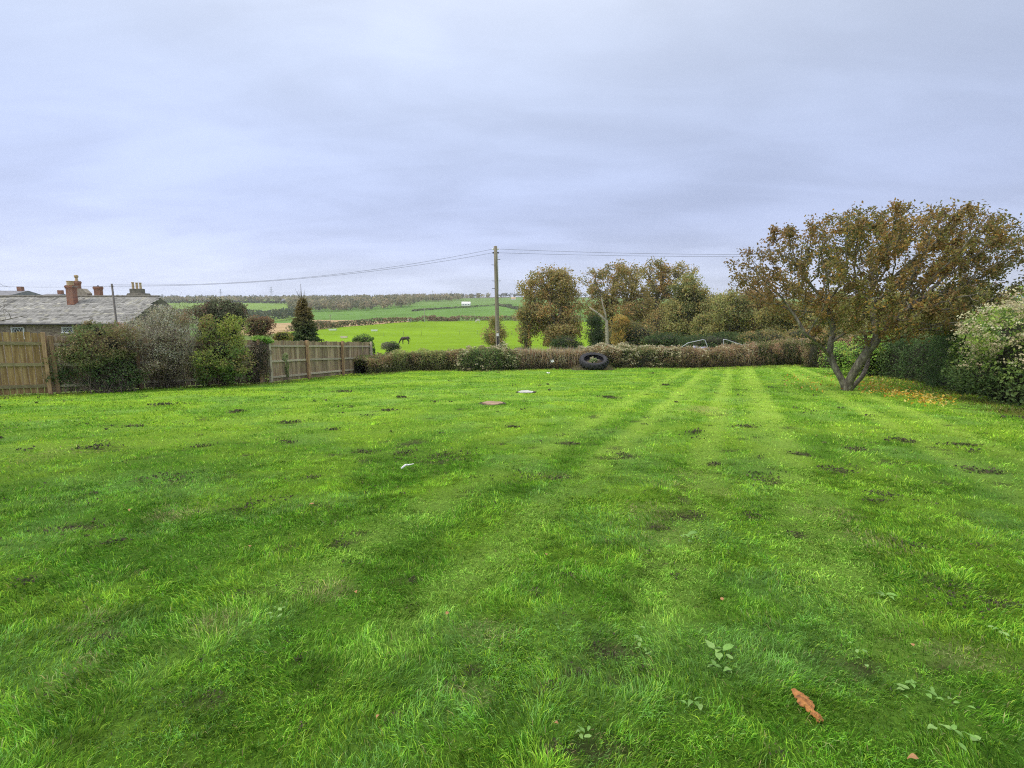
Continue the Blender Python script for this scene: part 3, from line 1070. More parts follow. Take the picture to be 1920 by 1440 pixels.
def tree(name, label, cat, base, paths, lumps, n_attr, D, leaf_n, leaf, colours, r_base, r_tip=0.012, seed=1, group=None, freq=0.7,
         spread=None, thin=0.35, bark=None, colfun=None, mix=0.4, keep=None, aspect=0.55, up=0.4, leaf_rad=None, twig_up=0.0, clump=0.7):
    rng = np.random.default_rng(seed)
    root = empty(name, tuple(base))
    tag(root, label, cat, group)
    pts, par = [], []
    last = []
    for pth, attach in paths:
        pi = -1
        if attach is not None:
            a = np.array(attach)
            pi = int(np.argmin([np.linalg.norm(p - a) for p in pts]))
        last.append(path_nodes(pth, D, pts, par, pi))
    A = sample_lumps(lumps, n_attr, rng)
    pts, par = colonize(pts, par, A, D, D * 9, D * 1.6, rng=rng, up=twig_up)
    V, Fc, rad = tree_mesh(pts, par, r_tip, r_base)
    obj('trunk', mesh_np('trunk', V, Fc, bark or BARK, None, True), root)
    if leaf_n:
        tips = np.where(rad < (leaf_rad or r_tip + (r_base - r_tip) * 0.10))[0]
        wt = np.exp(rng.normal(size=len(tips)) * clump); wt /= wt.sum()
        k = rng.choice(tips, size=leaf_n, p=wt)
        sp_ = spread if spread is not None else D * 0.9
        P = pts[k] + rng.normal(size=(leaf_n, 3)) * sp_
        if keep is not None:
            P = P[keep(P, rng)]
        # gaps: thin out whole sprays
        g = noise3(P * (1.0 / (D * 2.2)) + 2.7)
        P = P[g + 0.25 * rng.random(len(P)) > thin]
        c = pal(P, colours, freq, mix, rng)
        if colfun is not None: c = colfun(P, c, rng)
        leaves('crown', P, leaf, c, root, rng=rng, aspect=aspect, up=up)
    return root


def hedge(name, label, line, hts, thick, n_per_m, size, colours, seed=1, freq=1.3, mix=0.35, back=1.0, stems=0, heads=None, colfun=None,
          up=0.5, cat='hedge', top_rough=0.16, group=None, twig=None, aspect=0.55, core=True, stem_len=(0.3, 0.6), aniso=None):
    """a clipped hedge along line (x,y,z at the base of its front face); it extends back, away from the camera"""
    rng = np.random.default_rng(seed)
    P0 = np.array(line, float)[:, :3]
    L = np.linalg.norm(np.diff(P0[:, :2], axis=0), axis=1); s = np.concatenate([[0], np.cumsum(L)]); tot = s[-1]
    hts = np.array(hts, float) * np.ones(len(P0))
    mid = P0[len(P0) // 2].copy()
    root = empty(name, tuple(mid)); tag(root, label, cat, group)
    T = unit(np.gradient(P0[:, :2], axis=0)); Nn = np.stack([-T[:, 1], T[:, 0]], -1) * back

    def at(q):
        return (np.stack([np.interp(q, s, P0[:, k]) for k in range(3)], -1), np.interp(q, s, hts),
                unit(np.stack([np.interp(q, s, Nn[:, 0]), np.interp(q, s, Nn[:, 1])], -1)))

    def points(n, shell):
        q = rng.random(n) * tot
        b, h, nv = at(q)
        # perimeter of the cross-section: front up, over the top, down the back (little)
        u = rng.random(n) * (1 + 0.75 + 0.25)
        fr = np.clip(u, 0, 1); tp = np.clip((u - 1) / 0.75, 0, 1); bk = np.clip((u - 1.75) / 0.25, 0, 1)
        lat = np.where(u < 1, 0.10 * fr ** 3, np.where(u < 1.75, 0.10 + 0.8 * tp, 0.95)) * thick
        hz = np.where(u < 1, fr, np.where(u < 1.75, 1.0 - 0.06 * (2 * tp - 1) ** 2, 1 - 0.5 * bk)) * h
        dep = shell * rng.random(n) ** 1.4
        lat = lat + np.where(u < 1.75, dep * (u < 1), -dep); hz = hz - dep * ((u >= 1) & (u < 1.75))
        P = b.copy(); P[:, :2] += nv * lat[:, None]; P[:, 2] += np.maximum(hz, 0.02)
        nz = (noise3(P * 0.7 + seed * 2) - 0.5) * 1.6 * top_rough + (noise3(P * 1.7 + seed) - 0.5) * 2 * top_rough + (noise3(P * 4.9 + seed) - 0.5) * top_rough
        P[:, :2] -= nv * (nz * (u < 1))[:, None]
        P[:, 2] += nz * (u >= 1) + nz * 0.5 * (u < 1) * fr
        return P, hz / h, nv

    n = int(n_per_m * tot)
    P, hr, nv = points(n, 0.28)
    c = pal(P, colours, freq, mix, rng)
    if colfun is not None: c = colfun(P, c, rng, hr)
    c = np.clip(c * 1.2, 0, 0.62)
    kw = {}
    if aniso is not None: kw = dict(axis=np.array([aniso] * len(P)), axis_mix=0.7)
    leaves('foliage', P, size, c, root, rng=rng, up=up, aspect=aspect, **kw)
    if core:
        q = np.linspace(0, tot, max(4, int(tot / 0.4)))
        b, h, nv = at(q)
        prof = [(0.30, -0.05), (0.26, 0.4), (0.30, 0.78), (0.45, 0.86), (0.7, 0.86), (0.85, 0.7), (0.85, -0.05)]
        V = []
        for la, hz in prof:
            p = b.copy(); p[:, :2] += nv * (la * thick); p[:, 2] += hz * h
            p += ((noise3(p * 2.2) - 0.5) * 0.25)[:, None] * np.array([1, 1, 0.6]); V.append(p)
        V = np.stack(V, 1); m, kk = V.shape[:2]
        i = np.arange(m - 1)[:, None] * kk; k = np.arange(kk - 1)[None]
        Fq = np.stack([i + k, i + kk + k, i + kk + k + 1, i + k + 1], -1).reshape(-1, 4)
        obj('dark_core', mesh_np('dark_core', V.reshape(-1, 3), Fq, CORE, None, True), root)
    if stems:
        Pm, hr, nv = points(int(stems * tot), 0.15)
        Pm = Pm[hr > 0.25]; m = len(Pm)
        ln = stem_len[0] + (stem_len[1] - stem_len[0]) * rng.random(m)
        up_ = unit(np.stack([rng.normal(0, .25, m), rng.normal(0, .25, m), np.ones(m)], -1))
        cc = pal(Pm, [((0.30, 0.20, 0.13), 1), ((0.22, 0.14, 0.09), 1), ((0.38, 0.29, 0.20), 1)], 3, 1.0, rng)
        V, Fq, C = leaf_arrays(Pm, 1.0, cc, 0.03, 0.1, rng, up_, 1.0, 0.0)
        V = (V.reshape(-1, 4, 3) - Pm[:, None]) * (ln / 1.0)[:, None, None] * np.array([1, 1, 1]) + Pm[:, None]
        obj('stems', mesh_np('stems', V.reshape(-1, 3), Fq, LEAF, C), root)
    if heads:
        Ph, hr, nv = points(int(heads['n'] * tot), 0.02)
        Ph[:, :2] -= nv * 0.07; Ph[:, 2] += 0.05
        if 'filter' in heads: Ph = Ph[heads['filter'](Ph, hr, rng)]
        seed_heads(Ph, heads['r'], heads['cols'], root, rng, heads.get('k', 8), heads.get('leaf', 0.06))
    return root


def lawn_g(x, y):
    return float(lawn_z(np.array([x]), np.array([y]))[0])


# ------------------------------------------------------------------ fences
def unit_board():
    out = []
    for v in range(4):
        mb = MB()
        w = 0.070
        tops = [(1.0, 0.995), (0.99, 1.0), (1.0, 1.0), (0.985, 0.992)][v]
        pts = [(-w, -.011, 0), (w, -.011, 0), (w, .011, 0), (-w, .011, 0), (-w, -.011, tops[0]), (w, -.011, tops[1]), (w, .011, tops[1]), (-w, .011, tops[0])]
        mb.add(pts, [(3, 2, 1, 0), (4, 5, 6, 7), (0, 1, 5, 4), (1, 2, 6, 5), (2, 3, 7, 6), (3, 0, 4, 7)])
        out.append(mb)
    return out


def fence(label, a, b, ha, hb, posts, bmat, rmat, pmats, rails=(0.13, 0.50, 0.86), rail_h=0.085, seed=1, group=None, end_post=True, post_over=0.02):
    rng = random.Random(seed)
    a, b = np.array(a), np.array(b)
    d2 = b[:2] - a[:2]; ln = float(np.hypot(*d2)); t = d2 / ln
    nv = np.array([-t[1], t[0]])
    if np.dot(nv, -a[:2]) < 0: nv = -nv          # towards the camera
    rz = math.atan2(t[1], t[0])
    root = empty('board_fence', (a[0], a[1], lawn_g(a[0], a[1])))
    tag(root, label, 'fence', group)
    o0 = np.array(root.location)
    boards = [m.mesh('board', bmat) for m in unit_board()]
    n = int(ln / 0.152)
    hz = lambda s: ha + (hb - ha) * s / ln
    for i in range(n):
        s = (i + 0.5) * ln / n
        x, y = a[:2] + t * s
        z = lawn_g(x, y)
        o = obj('board', boards[rng.randrange(4)], root, local=True)
        off = 0.004 * (i % 2)
        o.location = (x - nv[0] * off - o0[0], y - nv[1] * off - o0[1], z - o0[2] + 0.03 + rng.uniform(-.01, .01))
        o.rotation_euler = (0, rng.gauss(0, 0.006), rz)
        o.scale = (1, 1, hz(s) - 0.03 + rng.uniform(-0.015, 0.015))
    ps = posts
    for j in range(len(ps) - 1):
        s0, s1 = ps[j] * ln, ps[j + 1] * ln
        for rf in rails:
            mb = MB()
            P = []
            for s in (s0 - 0.02, s1 + 0.02):
                x, y = a[:2] + t * s + nv * 0.032
                P.append((x, y, lawn_g(x, y) + hz(s) * rf + rng.uniform(-.015, .015)))
            p0, p1 = Vector(P[0]), Vector(P[1])
            ax = (p1 - p0); L = ax.length; ax.normalize()
            up = Vector((0, 0, 1)); sd = ax.cross(up).normalized(); up = sd.cross(ax)
            rot = Matrix((ax, sd, up)).transposed()
            mb.box((p0 + p1) / 2 - Vector((o0[0], o0[1], o0[2])), (L, 0.04, rail_h), rot=rot)
            r_ = mb.build('rail', rmat, root, local=True)
    for j, f in enumerate(ps):
        s = f * ln
        x, y = a[:2] + t * s + nv * 0.105
        z = lawn_g(x, y)
        h = hz(s) + post_over
        mb = MB(); mb.box((0, 0, h / 2 - 0.15), (0.10, 0.10, h + 0.3), taper=0.99)
        p = mb.build('post', pmats[j % len(pmats)], root, local=True)
        p.location = (x - o0[0], y - o0[1], z - o0[2])
        p.rotation_euler = (rng.gauss(0, .012), rng.gauss(0, .012), rz)
    return root


_lenA = np.hypot(*(fB[:2] - fA[:2]))
fence('tall brown board fence at the left edge below the slate roof', fA, fB, 1.98, 1.90, [0.0, 0.5, 1.0], BOARD_WARM, RAIL_WARM, [POST, POST, POST], rails=(0.13, 0.49, 0.83), seed=3, rail_h=0.10)
_fb2 = fB - (fC - fB) / np.linalg.norm(fC - fB) * 0.03
_fc2 = fC - (fC - fB) / np.linalg.norm(fC - fB) * 0.14
fence('dim board fence mostly hidden behind the three leafy shrubs', _fb2, _fc2, 1.80, 1.70, [0.03, 0.36, 0.68, 0.97], BOARD, RAIL, [POST], seed=5)
fence('weathered grey board fence with orange posts ending at the low hedge', fC, fD, 1.70, 1.62, [0.0, 0.31, 0.655, 1.0], BOARD, RAIL, [POST_GREY, POST, POST, POST_GREY], seed=8)

# ------------------------------------------------------------------ slate-roofed cottage
def build_cottage():
    yw, yr = 35.0, 38.6
    x0, x1 = W(-330, 600, yw)[0], W(298, 556, yr)[0]
    ze = W(100, 607, yw)[2]; zr = W(100, 556.5, yr)[2]
    gz0 = -3.9
    root = empty('slate_cottage', ((x0 + x1) / 2, yw, gz0))
    tag(root, 'long low stone cottage with grey slate roof and brick chimneys', 'house')
    mb = MB()
    yb = yr + (yr - yw)
    mb.box(((x0 + x1) / 2, (yw + yb) / 2, (gz0 + ze) / 2 + 0.02), (x1 - x0 - 0.1, yb - yw - 0.5, ze - gz0 - 0.1))
    for xg in (x0 + 0.3, x1 - 0.3):        # gables
        mb.add([(xg - .22, yw + .3, ze - .2), (xg - .22, yb - .3, ze - .2), (xg - .22, yr, zr - .15), (xg + .22, yw + .3, ze - .2), (xg + .22, yb - .3, ze - .2), (xg + .22, yr, zr - .15)],
               [(0, 1, 2), (5, 4, 3), (0, 3, 4, 1), (1, 4, 5, 2), (2, 5, 3, 0)])
    mb.build('wall', STONE, root)
    # roof underlay
    mb = MB()
    mb.add([(x0, yw, ze), (x1, yw, ze), (x1, yr, zr), (x0, yr, zr), (x1, yb, ze), (x0, yb, ze), (x0, yw, ze - .06), (x1, yw, ze - .06), (x1, yb, ze - .06), (x0, yb, ze - .06)],
           [(0, 1, 2, 3), (3, 2, 4, 5), (6, 7, 1, 0), (5, 4, 8, 9), (9, 8, 7, 6), (0, 3, 5, 9, 6), (1, 7, 8, 4, 2)])
    roof = mb.build('roof', STONE_DARK, root)
    rng = np.random.default_rng(5)
    rows, V, Fq, C = 21, [], [], []
    o = 0
    sv = np.array([0, yr - yw, zr - ze]); sl = np.linalg.norm(sv); sv /= sl
    nrm = np.array([0, -sv[2], sv[1]])
    for r_ in range(rows):
        rowk = rng.uniform(.90, 1.08)
        w = 0.30 - 0.008 * r_ * 0.6
        s0 = r_ * sl / rows - 0.04; s1 = s0 + sl / rows * 1.15
        x = x0 - 0.05 - (w / 2 if r_ % 2 else 0)
        while x < x1 + 0.05:
            ww = w * (0.85 + 0.3 * rng.random())
            t = 0.022 + 0.012 * rng.random(); e = 0.015 * rng.normal()
            p = [np.array([x + .004, yw, ze]) + sv * (s0 + e) + nrm * t, np.array([x + ww - .004, yw, ze]) + sv * (s0 + e) + nrm * (t + .004 * rng.normal()),
                 np.array([x + ww - .004, yw, ze]) + sv * s1 + nrm * 0.008, np.array([x + .004, yw, ze]) + sv * s1 + nrm * 0.008]
            lo = [p[0] - nrm * .02, p[1] - nrm * .02]
            V += p + lo
            Fq += [(o, o + 1, o + 2, o + 3), (o + 4, o + 5, o + 1, o)]
            lich = noise3(np.array([[x * 0.9, r_ * 0.35, 3.0]]))[0]
            g = 0.26 + 0.09 * rng.random()
            c = np.array([g * 1.02, g, g * 0.95]) * (0.85 + 0.3 * lich)
            if rng.random() < 0.08 + 0.14 * (lich > .55): c = np.array([0.36, 0.35, 0.30]) * (0.8 + 0.4 * rng.random())
            if rng.random() < 0.10: c = c * 0.6
            c = c * rowk
            C += [c] * 6
            o += 6; x += ww
    s = obj('slates', mesh_np('slates', np.array(V), np.array(Fq), SLATE, np.array(C)), root)
    s['kind'] = 'stuff'
    mb = MB(); mb.tube([(x0, yr, zr + .02), (x1, yr, zr + .02)], [.09, .09], 8); mb.build('ridge_tiles', STONE_DARK, roof)
    mb = MB(); mb.tube([(x0, yw - .07, ze - .03), (x1, yw - .07, ze - .03)], [.06, .06], 8); mb.build('gutter', DARKMETAL, root)

    def window(pxa, pxb, pya, pyb):
        yf = yw + 0.19
        a_, b_ = W(pxa, pya, yf), W(pxb, pyb, yf)
        xa, xb, zt, zb = a_[0], b_[0], a_[2], b_[2]
        w = empty('window', ((xa + xb) / 2, yf, zb)); w.parent = root
        w.matrix_parent_inverse = world_matrix(root).inverted()
        cx, cz, wd, hg = (xa + xb) / 2, (zt + zb) / 2, xb - xa, zt - zb
        fr = MB()
        for dx in (-1, 1): fr.box((cx + dx * (wd / 2 - .025), yf, cz), (.05, .10, hg))
        fr.box((cx, yf - .012, zb + .04), (wd + .05, .14, .06)); fr.box((cx, yf - .003, zt - .02), (wd, .11, .04))
        fr.build('frame', WHITE, w)
        pn = MB(); pn.box((cx, yf + .02, cz), (wd - .12, .02, hg - .10)); pn.build('pane', PANE, w)
        lt = MB()
        n = 4
        for k in range(-1, n + 1):
            for sgn in (-1, 1):
                xs, xe = (cx - wd / 2 + .06 + (wd - .12) * (k + (0 if sgn > 0 else 1)) / n), (cx - wd / 2 + .06 + (wd - .12) * (k + (1 if sgn > 0 else 0)) / n)
                for m_ in (0, 1):
                    za, zb_ = zb + .05 + (hg - .1) * m_ / 2, zb + .05 + (hg - .1) * (m_ + 1) / 2
                    if min(xs, xe) < cx - wd / 2 + .05 or max(xs, xe) > cx + wd / 2 - .05: continue
                    lt.tube([(xs, yf - .004, za), (xe, yf - .004, zb_)], [.012, .012], 4)
        lt.build('lattice', WHITE, w)
    window(21, 48, 614, 636)
    window(116, 139, 613, 625)
    window(-150, -122, 614, 634)

    def stack(name, mat, pxl, pxr, pyt, d, zbot, depth, taper=0.86, cap=True, pots=(), potmat=BUFF):
        a_, b_ = W(pxl, pyt, d), W(pxr, pyt, d)
        cx, w, zt = (a_[0] + b_[0]) / 2, b_[0] - a_[0], a_[2]
        mb = MB()
        h = zt - zbot
        mb.box((cx, d, zbot + h / 2 - (.08 if cap else 0)), (w, depth, h - (.16 if cap else 0)), taper=0.97)
        if cap:
            mb.box((cx, d, zt - .20), (w * 1.08, depth * 1.08, .08)); mb.box((cx, d, zt - .11), (w * 1.18, depth * 1.18, .10)); mb.box((cx, d, zt - .03), (w * 1.06, depth * 1.06, .06))
        st = mb.build('chimney', mat, root)
        for (fx, pr, ph, kind) in pots:
            pm = MB()
            if kind == 'wide':
                pr_ = [(pr, 0), (pr * .96, ph * .2), (pr * .92, ph * .8), (pr * 1.05, ph * .86), (pr * 1.05, ph)]
            elif kind == 'cowl':
                pr_ = [(pr * .8, 0), (pr * .62, ph * .25), (pr * .55, ph * .5), (pr * .8, ph * .6), (pr * .95, ph * .75), (pr * .8, ph * .95), (pr * .3, ph)]
            else:
                pr_ = [(pr * .85, 0), (pr * .78, ph * .5), (pr * .74, ph * .85), (pr, ph * .9), (pr, ph)]
            pm.lathe(pr_, (cx + fx * w, d, zt - .01), 14)
            pm.build('chimney_pot', potmat if kind != 'knob' else DARKMETAL, st, smooth=False)
        return st
    stack('a', BRICK, 126, 139, 535, 37.6, zr - 0.9, 0.40, pots=[(-.05, .22, .32, 'wide')])
    stack('b', BRICK, 139, 148, 527, 39.6, zr - 1.0, 0.34, pots=[(0.02, .155, .47, 'cowl')])
    # pale stone shoulder beside the tall stack
    mb = MB()
    p = [W(q[0], q[1], 39.2) for q in ((145, 562), (163, 562), (163, 550), (153, 541), (145, 541))]
    mb.add([tuple(v) for v in p] + [(v[0], v[1] + .5, v[2]) for v in p], [(0, 1, 2, 3, 4), (9, 8, 7, 6, 5)] + [(i, (i + 5), (i + 1) % 5 + 5, (i + 1) % 5) for i in range(5)])
    mb.build('chimney', STONE_PALE, root)
    stack('c', BRICK, 178, 189, 537, 39.8, zr - 1.0, 0.34, pots=[(0.03, .05, .10, 'knob')])
    st = stack('d', STONE_DARK, 246, 268, 541.5, 39.4, zr - 0.8, 0.45, cap=False, pots=[(-.33, .10, .50, 'pot'), (0.0, .10, .47, 'pot'), (0.31, .10, .47, 'pot')])
    mb = MB()
    a_, b_ = W(239, 550, 39.4), W(281, 550, 39.4)
    mb.box(((a_[0] + b_[0]) / 2, 39.4, a_[2] - .22), (b_[0] - a_[0], .9, .44), taper=0.72)
    mb.build('shoulder', STONE_DARK, st)


build_cottage()


def far_house(name, label, pxl, pxr, y_eave, y_ridge, d, wall, roofm, snap=None):
    if snap:
        d = float(Rm((pxl + pxr) / 2, snap, 300)[1])
    a_, b_ = W(pxl, y_eave, d), W(pxr, y_eave, d)
    zr = W(pxl, y_ridge, d + 3)[2]; ze = a_[2]
    cx, w = (a_[0] + b_[0]) / 2, b_[0] - a_[0]
    zg = min(gz(cx, d), ze - 1.5) - 0.3
    root = empty(name, (cx, d, zg)); tag(root, label, 'house')
    dp = max(6.0, 0.5 * w) if w > 4 else 6.0
    mb = MB(); mb.box((cx, d + dp / 2, (zg + ze) / 2), (w - .3, dp - .4, ze - zg))
    mb.build('wall', wall, root)
    mb = MB()
    x0, x1, y0, y1, ym = cx - w / 2, cx + w / 2, d, d + dp, d + dp / 2
    mb.add([(x0, y0, ze), (x1, y0, ze), (x1 - .1, ym, zr), (x0 + .1, ym, zr), (x1, y1, ze), (x0, y1, ze)], [(0, 1, 2, 3), (3, 2, 4, 5), (0, 3, 5), (1, 4, 2), (5, 4, 1, 0)])
    rf = mb.build('roof', roofm, root)
    mb = MB(); mb.box((cx + w * .3, ym, zr + .1), (.7, .5, 1.0)); mb.build('chimney', BRICK, rf)
    for k in range(3):
        xw = cx + w * (k - 1) * 0.3
        mb = MB(); mb.box((xw, d + .17, zg + (ze - zg) * 0.68), (1.1, .08, 1.0)); mb.build('window', PANE, root)
    return root


ROOFG = mat_noise('grey_roof_material', (0.15, 0.15, 0.17), (0.25, 0.25, 0.27), 2.0, 0.8)
RENDERW = mat_noise('white_render_material', (0.70, 0.70, 0.70), (0.82, 0.82, 0.80), 0.7, 0.8, bump=0)
far_house('grey_roofed_house', 'grey roof end peeping above the cottage ridge at the left edge', -60, 19, 553.5, 545, 75, STONE_DARK, ROOFG)
far_house('grey_roofed_house', 'low grey roof peeping above the ridge left of the brick chimneys', 57, 92, 558, 551, 85, STONE_DARK, ROOFG)
far_house('white_farmhouse', 'small white farmhouse on the far hill left of the pole', 865, 882, 569.5, 565.5, 560, RENDERW, RENDERW, snap=573)
far_house('white_farmhouse', 'pale farm building on the far left hill beside a pylon', 527, 547, 564.5, 560, 850, RENDERW, ROOFG, snap=566.5)
far_house('white_farmhouse', 'tiny pale house on the skyline left of the first oak', 958, 967, 560, 557, 900, RENDERW, BUFF, snap=562)

# ------------------------------------------------------------------ poles and wires
def utility_pole():
    d = 31.6
    b0, t0 = W(934, 668, d), W(929, 461.5, d)
    zg = gz(b0[0], d)
    root = empty('utility_pole', (b0[0], d, zg)); tag(root, 'tall grey wooden utility pole standing behind the low hedge', 'pole')
    mb = MB()
    tt = np.linspace(0, 1, 9)
    bt = np.array([b0[0] + 0.02, d, zg - 0.4])
    path = [bt + (t0 - bt) * t for t in tt]
    mb.tube(path, np.linspace(0.135, 0.105, 9), 12); mb.build('pole_shaft', POLE, root, smooth=True)
    at = lambda py: W(929 + (py - 461.5) * 5 / 206.5, py, d)
    for (py, sd) in ((487, 1), (497, -1), (527, -1), (527, 1), (541, -1)):
        p = at(py); m = MB(); m.tube([(p[0] + sd * .08, d - .02, p[2]), (p[0] + sd * .27, d - .06, p[2] + .01)], [.016, .016], 6); m.build('step_iron', DARKMETAL, root)
    for py, sd in ((467, -1), (474, -1), (467, 1), (474, 1)):
        p = at(py); m = MB(); m.lathe([(.02, -.05), (.045, -.03), (.045, .02), (.02, .05)], (p[0] + sd * .15, d - .03, p[2]), 8)
        m.tube([(p[0], d - .03, p[2] - .03), (p[0] + sd * .15, d - .03, p[2] - .03)], [.012, .012], 5); m.build('insulator', WHITE if py == 467 else DARKMETAL, root)
    p = at(475); q = at(545)
    m = MB(); m.tube([(p[0] + .13, d - .05, p[2]), (at(500)[0] + .14, d - .08, at(500)[2]), (q[0] + .12, d - .05, q[2])], [.012] * 3, 5); m.build('down_cable', WHITE, root)
    p, q = at(632), at(668)
    m = MB(); m.tube([(p[0], d - .145, p[2]), (q[0], d - .15, q[2] - .6)], [.045, .045], 8); m.build('cable_guard', DARKMETAL, root)
    p = at(627.5); m = MB(); m.box((p[0], d - .135, p[2]), (.15, .012, .16)); m.build('notice_plate', WHITE, root)
    p = at(622); m = MB(); m.box((p[0], d - .133, p[2]), (.10, .012, .06)); m.build('number_plate', BUFF, root)
    return at


pole_at = utility_pole()


def short_pole():
    d = 30.5
    t0 = W(209.5, 532, d); zg = gz(t0[0], d)
    root = empty('telegraph_pole', (t0[0], d, zg)); tag(root, 'dark telegraph pole in front of the slate roof right of the chimneys', 'pole')
    m = MB(); m.tube([(t0[0] + .1, d, zg - .3), tuple(t0)], [.070, .052], 10); m.build('pole_shaft', mat_noise('dark_pole_material', (.11, .10, .09), (.20, .18, .17), 4.0), root, True)
    m = MB(); m.tube([(t0[0] - .14, d - .03, t0[2] - .14), (t0[0] + .14, d - .03, t0[2] - .14)], [.02, .02], 6); m.build('insulator_bar', DARKMETAL, root)
    return t0


sp_top = short_pole()


def far_pole():
    x, d = 41.0, 29.0
    zg = gz(x, d); root = empty('utility_pole', (x, d, zg)); tag(root, 'wooden utility pole far right that carries the wires behind the tree', 'pole')
    m = MB(); m.tube([(x, d, zg - .3), (x, d, 5.9)], [.13, .1], 10); m.build('pole_shaft', POLE, root, True)
    return np.array([x, d, 5.75])


fp = far_pole()


def wire(label, a, b, sag, r_=0.0075):
    a, b = np.array(a), np.array(b)
    t = np.linspace(0, 1, 28)[:, None]
    P = a + (b - a) * t; P[:, 2] -= (4 * sag * t * (1 - t))[:, 0]
    V, Fq = tube_np(P, [r_] * 28, 5)
    tag(obj('overhead_wire', mesh_np('overhead_wire', V, Fq, CABLE, None, True)), label, 'wire')


ofs = np.array([-0.15, -0.03, 0]); ofr = np.array([0.15, -0.03, 0])
wire('upper overhead wire running left from the pole to the cottage', pole_at(467) + ofs, sp_top + np.array([0.1, 0, -.06]), 0.62)
wire('lower overhead wire running left from the pole to the cottage', pole_at(474) + ofs, sp_top + np.array([0.1, 0, -.14]), 0.52)
wire('upper overhead wire running right from the pole behind the autumn tree', pole_at(467) + ofr, fp, 0.62)
wire('lower overhead wire running right from the pole behind the autumn tree', pole_at(474) + ofr, fp - np.array([0, 0, .24]), 0.50)
wire('thin wire running left from the telegraph pole past the brick chimneys', sp_top + np.array([-.12, 0, -.14]), W(-120, 533, 30), 0.10, 0.006)

# ------------------------------------------------------------------ vegetation: hedges
BROWNS = [((0.17, 0.12, 0.07), 2), ((0.13, 0.10, 0.055), 2), ((0.095, 0.095, 0.04), 1.8), ((0.20, 0.155, 0.09), 1)]
CREAM = [(0.70, 0.64, 0.42), (0.58, 0.51, 0.33), (0.72, 0.69, 0.50), (0.54, 0.45, 0.31)]


def hline(pa, pb, n=8):
    hp = np.array(HEDGE_PIX, float)
    xs = np.linspace(pa, pb, n)
    out = []
    for q in xs:
        p = G(q, float(np.interp(q, hp[:, 0], hp[:, 1])))
        p[2] = lawn_g(p[0], p[1]); out.append(p)
    return out


def htop(line, pxs, tops):
    r_ = []
    for p in line:
        px = 960 + F * (p[0] / (p[1] * cp - 0)) * 1.0
        ty = float(np.interp(px, pxs, tops))
        r_.append(max(0.5, W(px, ty, p[1] + 0.4)[2] - p[2]))
    return r_


TPX = [700, 760, 830, 900, 930, 990, 1080, 1130, 1200, 1300, 1340, 1400, 1450, 1500, 1560]
TPY = [670, 658, 657, 656, 654, 655, 657, 654, 652, 654, 656, 650, 643, 638, 635]


def darken_low(k=0.55):
    return None


def low_tone(c_low, lo=0.05, hi=0.8, amt=0.85):  # blends hedge leaves to a darker tone towards the bottom
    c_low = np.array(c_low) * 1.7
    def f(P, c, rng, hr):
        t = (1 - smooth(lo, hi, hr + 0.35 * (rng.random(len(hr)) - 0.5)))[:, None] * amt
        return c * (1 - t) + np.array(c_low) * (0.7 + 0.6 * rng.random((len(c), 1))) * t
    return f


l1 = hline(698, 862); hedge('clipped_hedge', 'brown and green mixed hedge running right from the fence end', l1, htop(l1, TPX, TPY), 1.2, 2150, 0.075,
      BROWNS + [((0.12, 0.145, 0.05), 3.5), ((0.17, 0.175, 0.07), 2.5)], seed=31, stems=70, colfun=low_tone((0.07, 0.085, 0.03)), stem_len=(.15, .35),
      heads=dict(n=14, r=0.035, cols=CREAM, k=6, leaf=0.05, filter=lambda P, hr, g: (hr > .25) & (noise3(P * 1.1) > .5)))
l2 = hline(858, 975); hedge('laurel_hedge', 'glossy green hedge with cream seed heads at the foot of the pole', l2, htop(l2, TPX, TPY), 1.3, 2150, 0.085,
      [((0.08, 0.11, 0.04), 2.4), ((0.12, 0.14, 0.06), 2), ((0.18, 0.14, 0.085), 2), ((0.045, 0.06, 0.025), 1.6)], seed=32, top_rough=0.30, stems=45, stem_len=(.15, .4), colfun=low_tone((0.045, 0.065, 0.022), -.1, .7, .7),
      heads=dict(n=130, r=0.04, cols=CREAM, k=7, leaf=0.06, filter=lambda P, hr, g: (noise3(P * 1.6 + 3) > .42) & (g.random(len(P)) < 0.25 + .75 * hr)))
l3 = hline(972, 1098); hedge('clipped_hedge', 'clipped brown twiggy hedge between the laurel and the big tyre', l3, htop(l3, TPX, TPY), 1.1, 1700, 0.07,
      [((0.19, 0.14, 0.085), 2), ((0.22, 0.175, 0.11), 1.5), ((0.14, 0.10, 0.062), 1.7), ((0.17, 0.15, 0.065), .8)], seed=33, stems=420, aspect=0.35, up=0.0, top_rough=0.10,
      colfun=low_tone((0.10, 0.09, 0.055), 0, .55, .8))
l4 = hline(1096, 1275); hedge('flowering_hedge', 'hedge thick with cream seed heads just right of the tyre', l4, htop(l4, TPX, TPY), 1.3, 2050, 0.08,
      [((0.10, 0.115, 0.045), 2), ((0.16, 0.12, 0.07), 2), ((0.20, 0.135, 0.085), 1), ((0.06, 0.075, 0.03), 1.5)], seed=34, top_rough=0.28, stems=60, stem_len=(.15, .4), colfun=low_tone((0.05, 0.065, 0.022), -.1, .65, .8),
      heads=dict(n=170, r=0.045, cols=CREAM, k=7, leaf=0.06, filter=lambda P, hr, g: (noise3(P * 1.3 + 1) > .34) & (g.random(len(P)) < 0.12 + .9 * hr ** 1.5)))
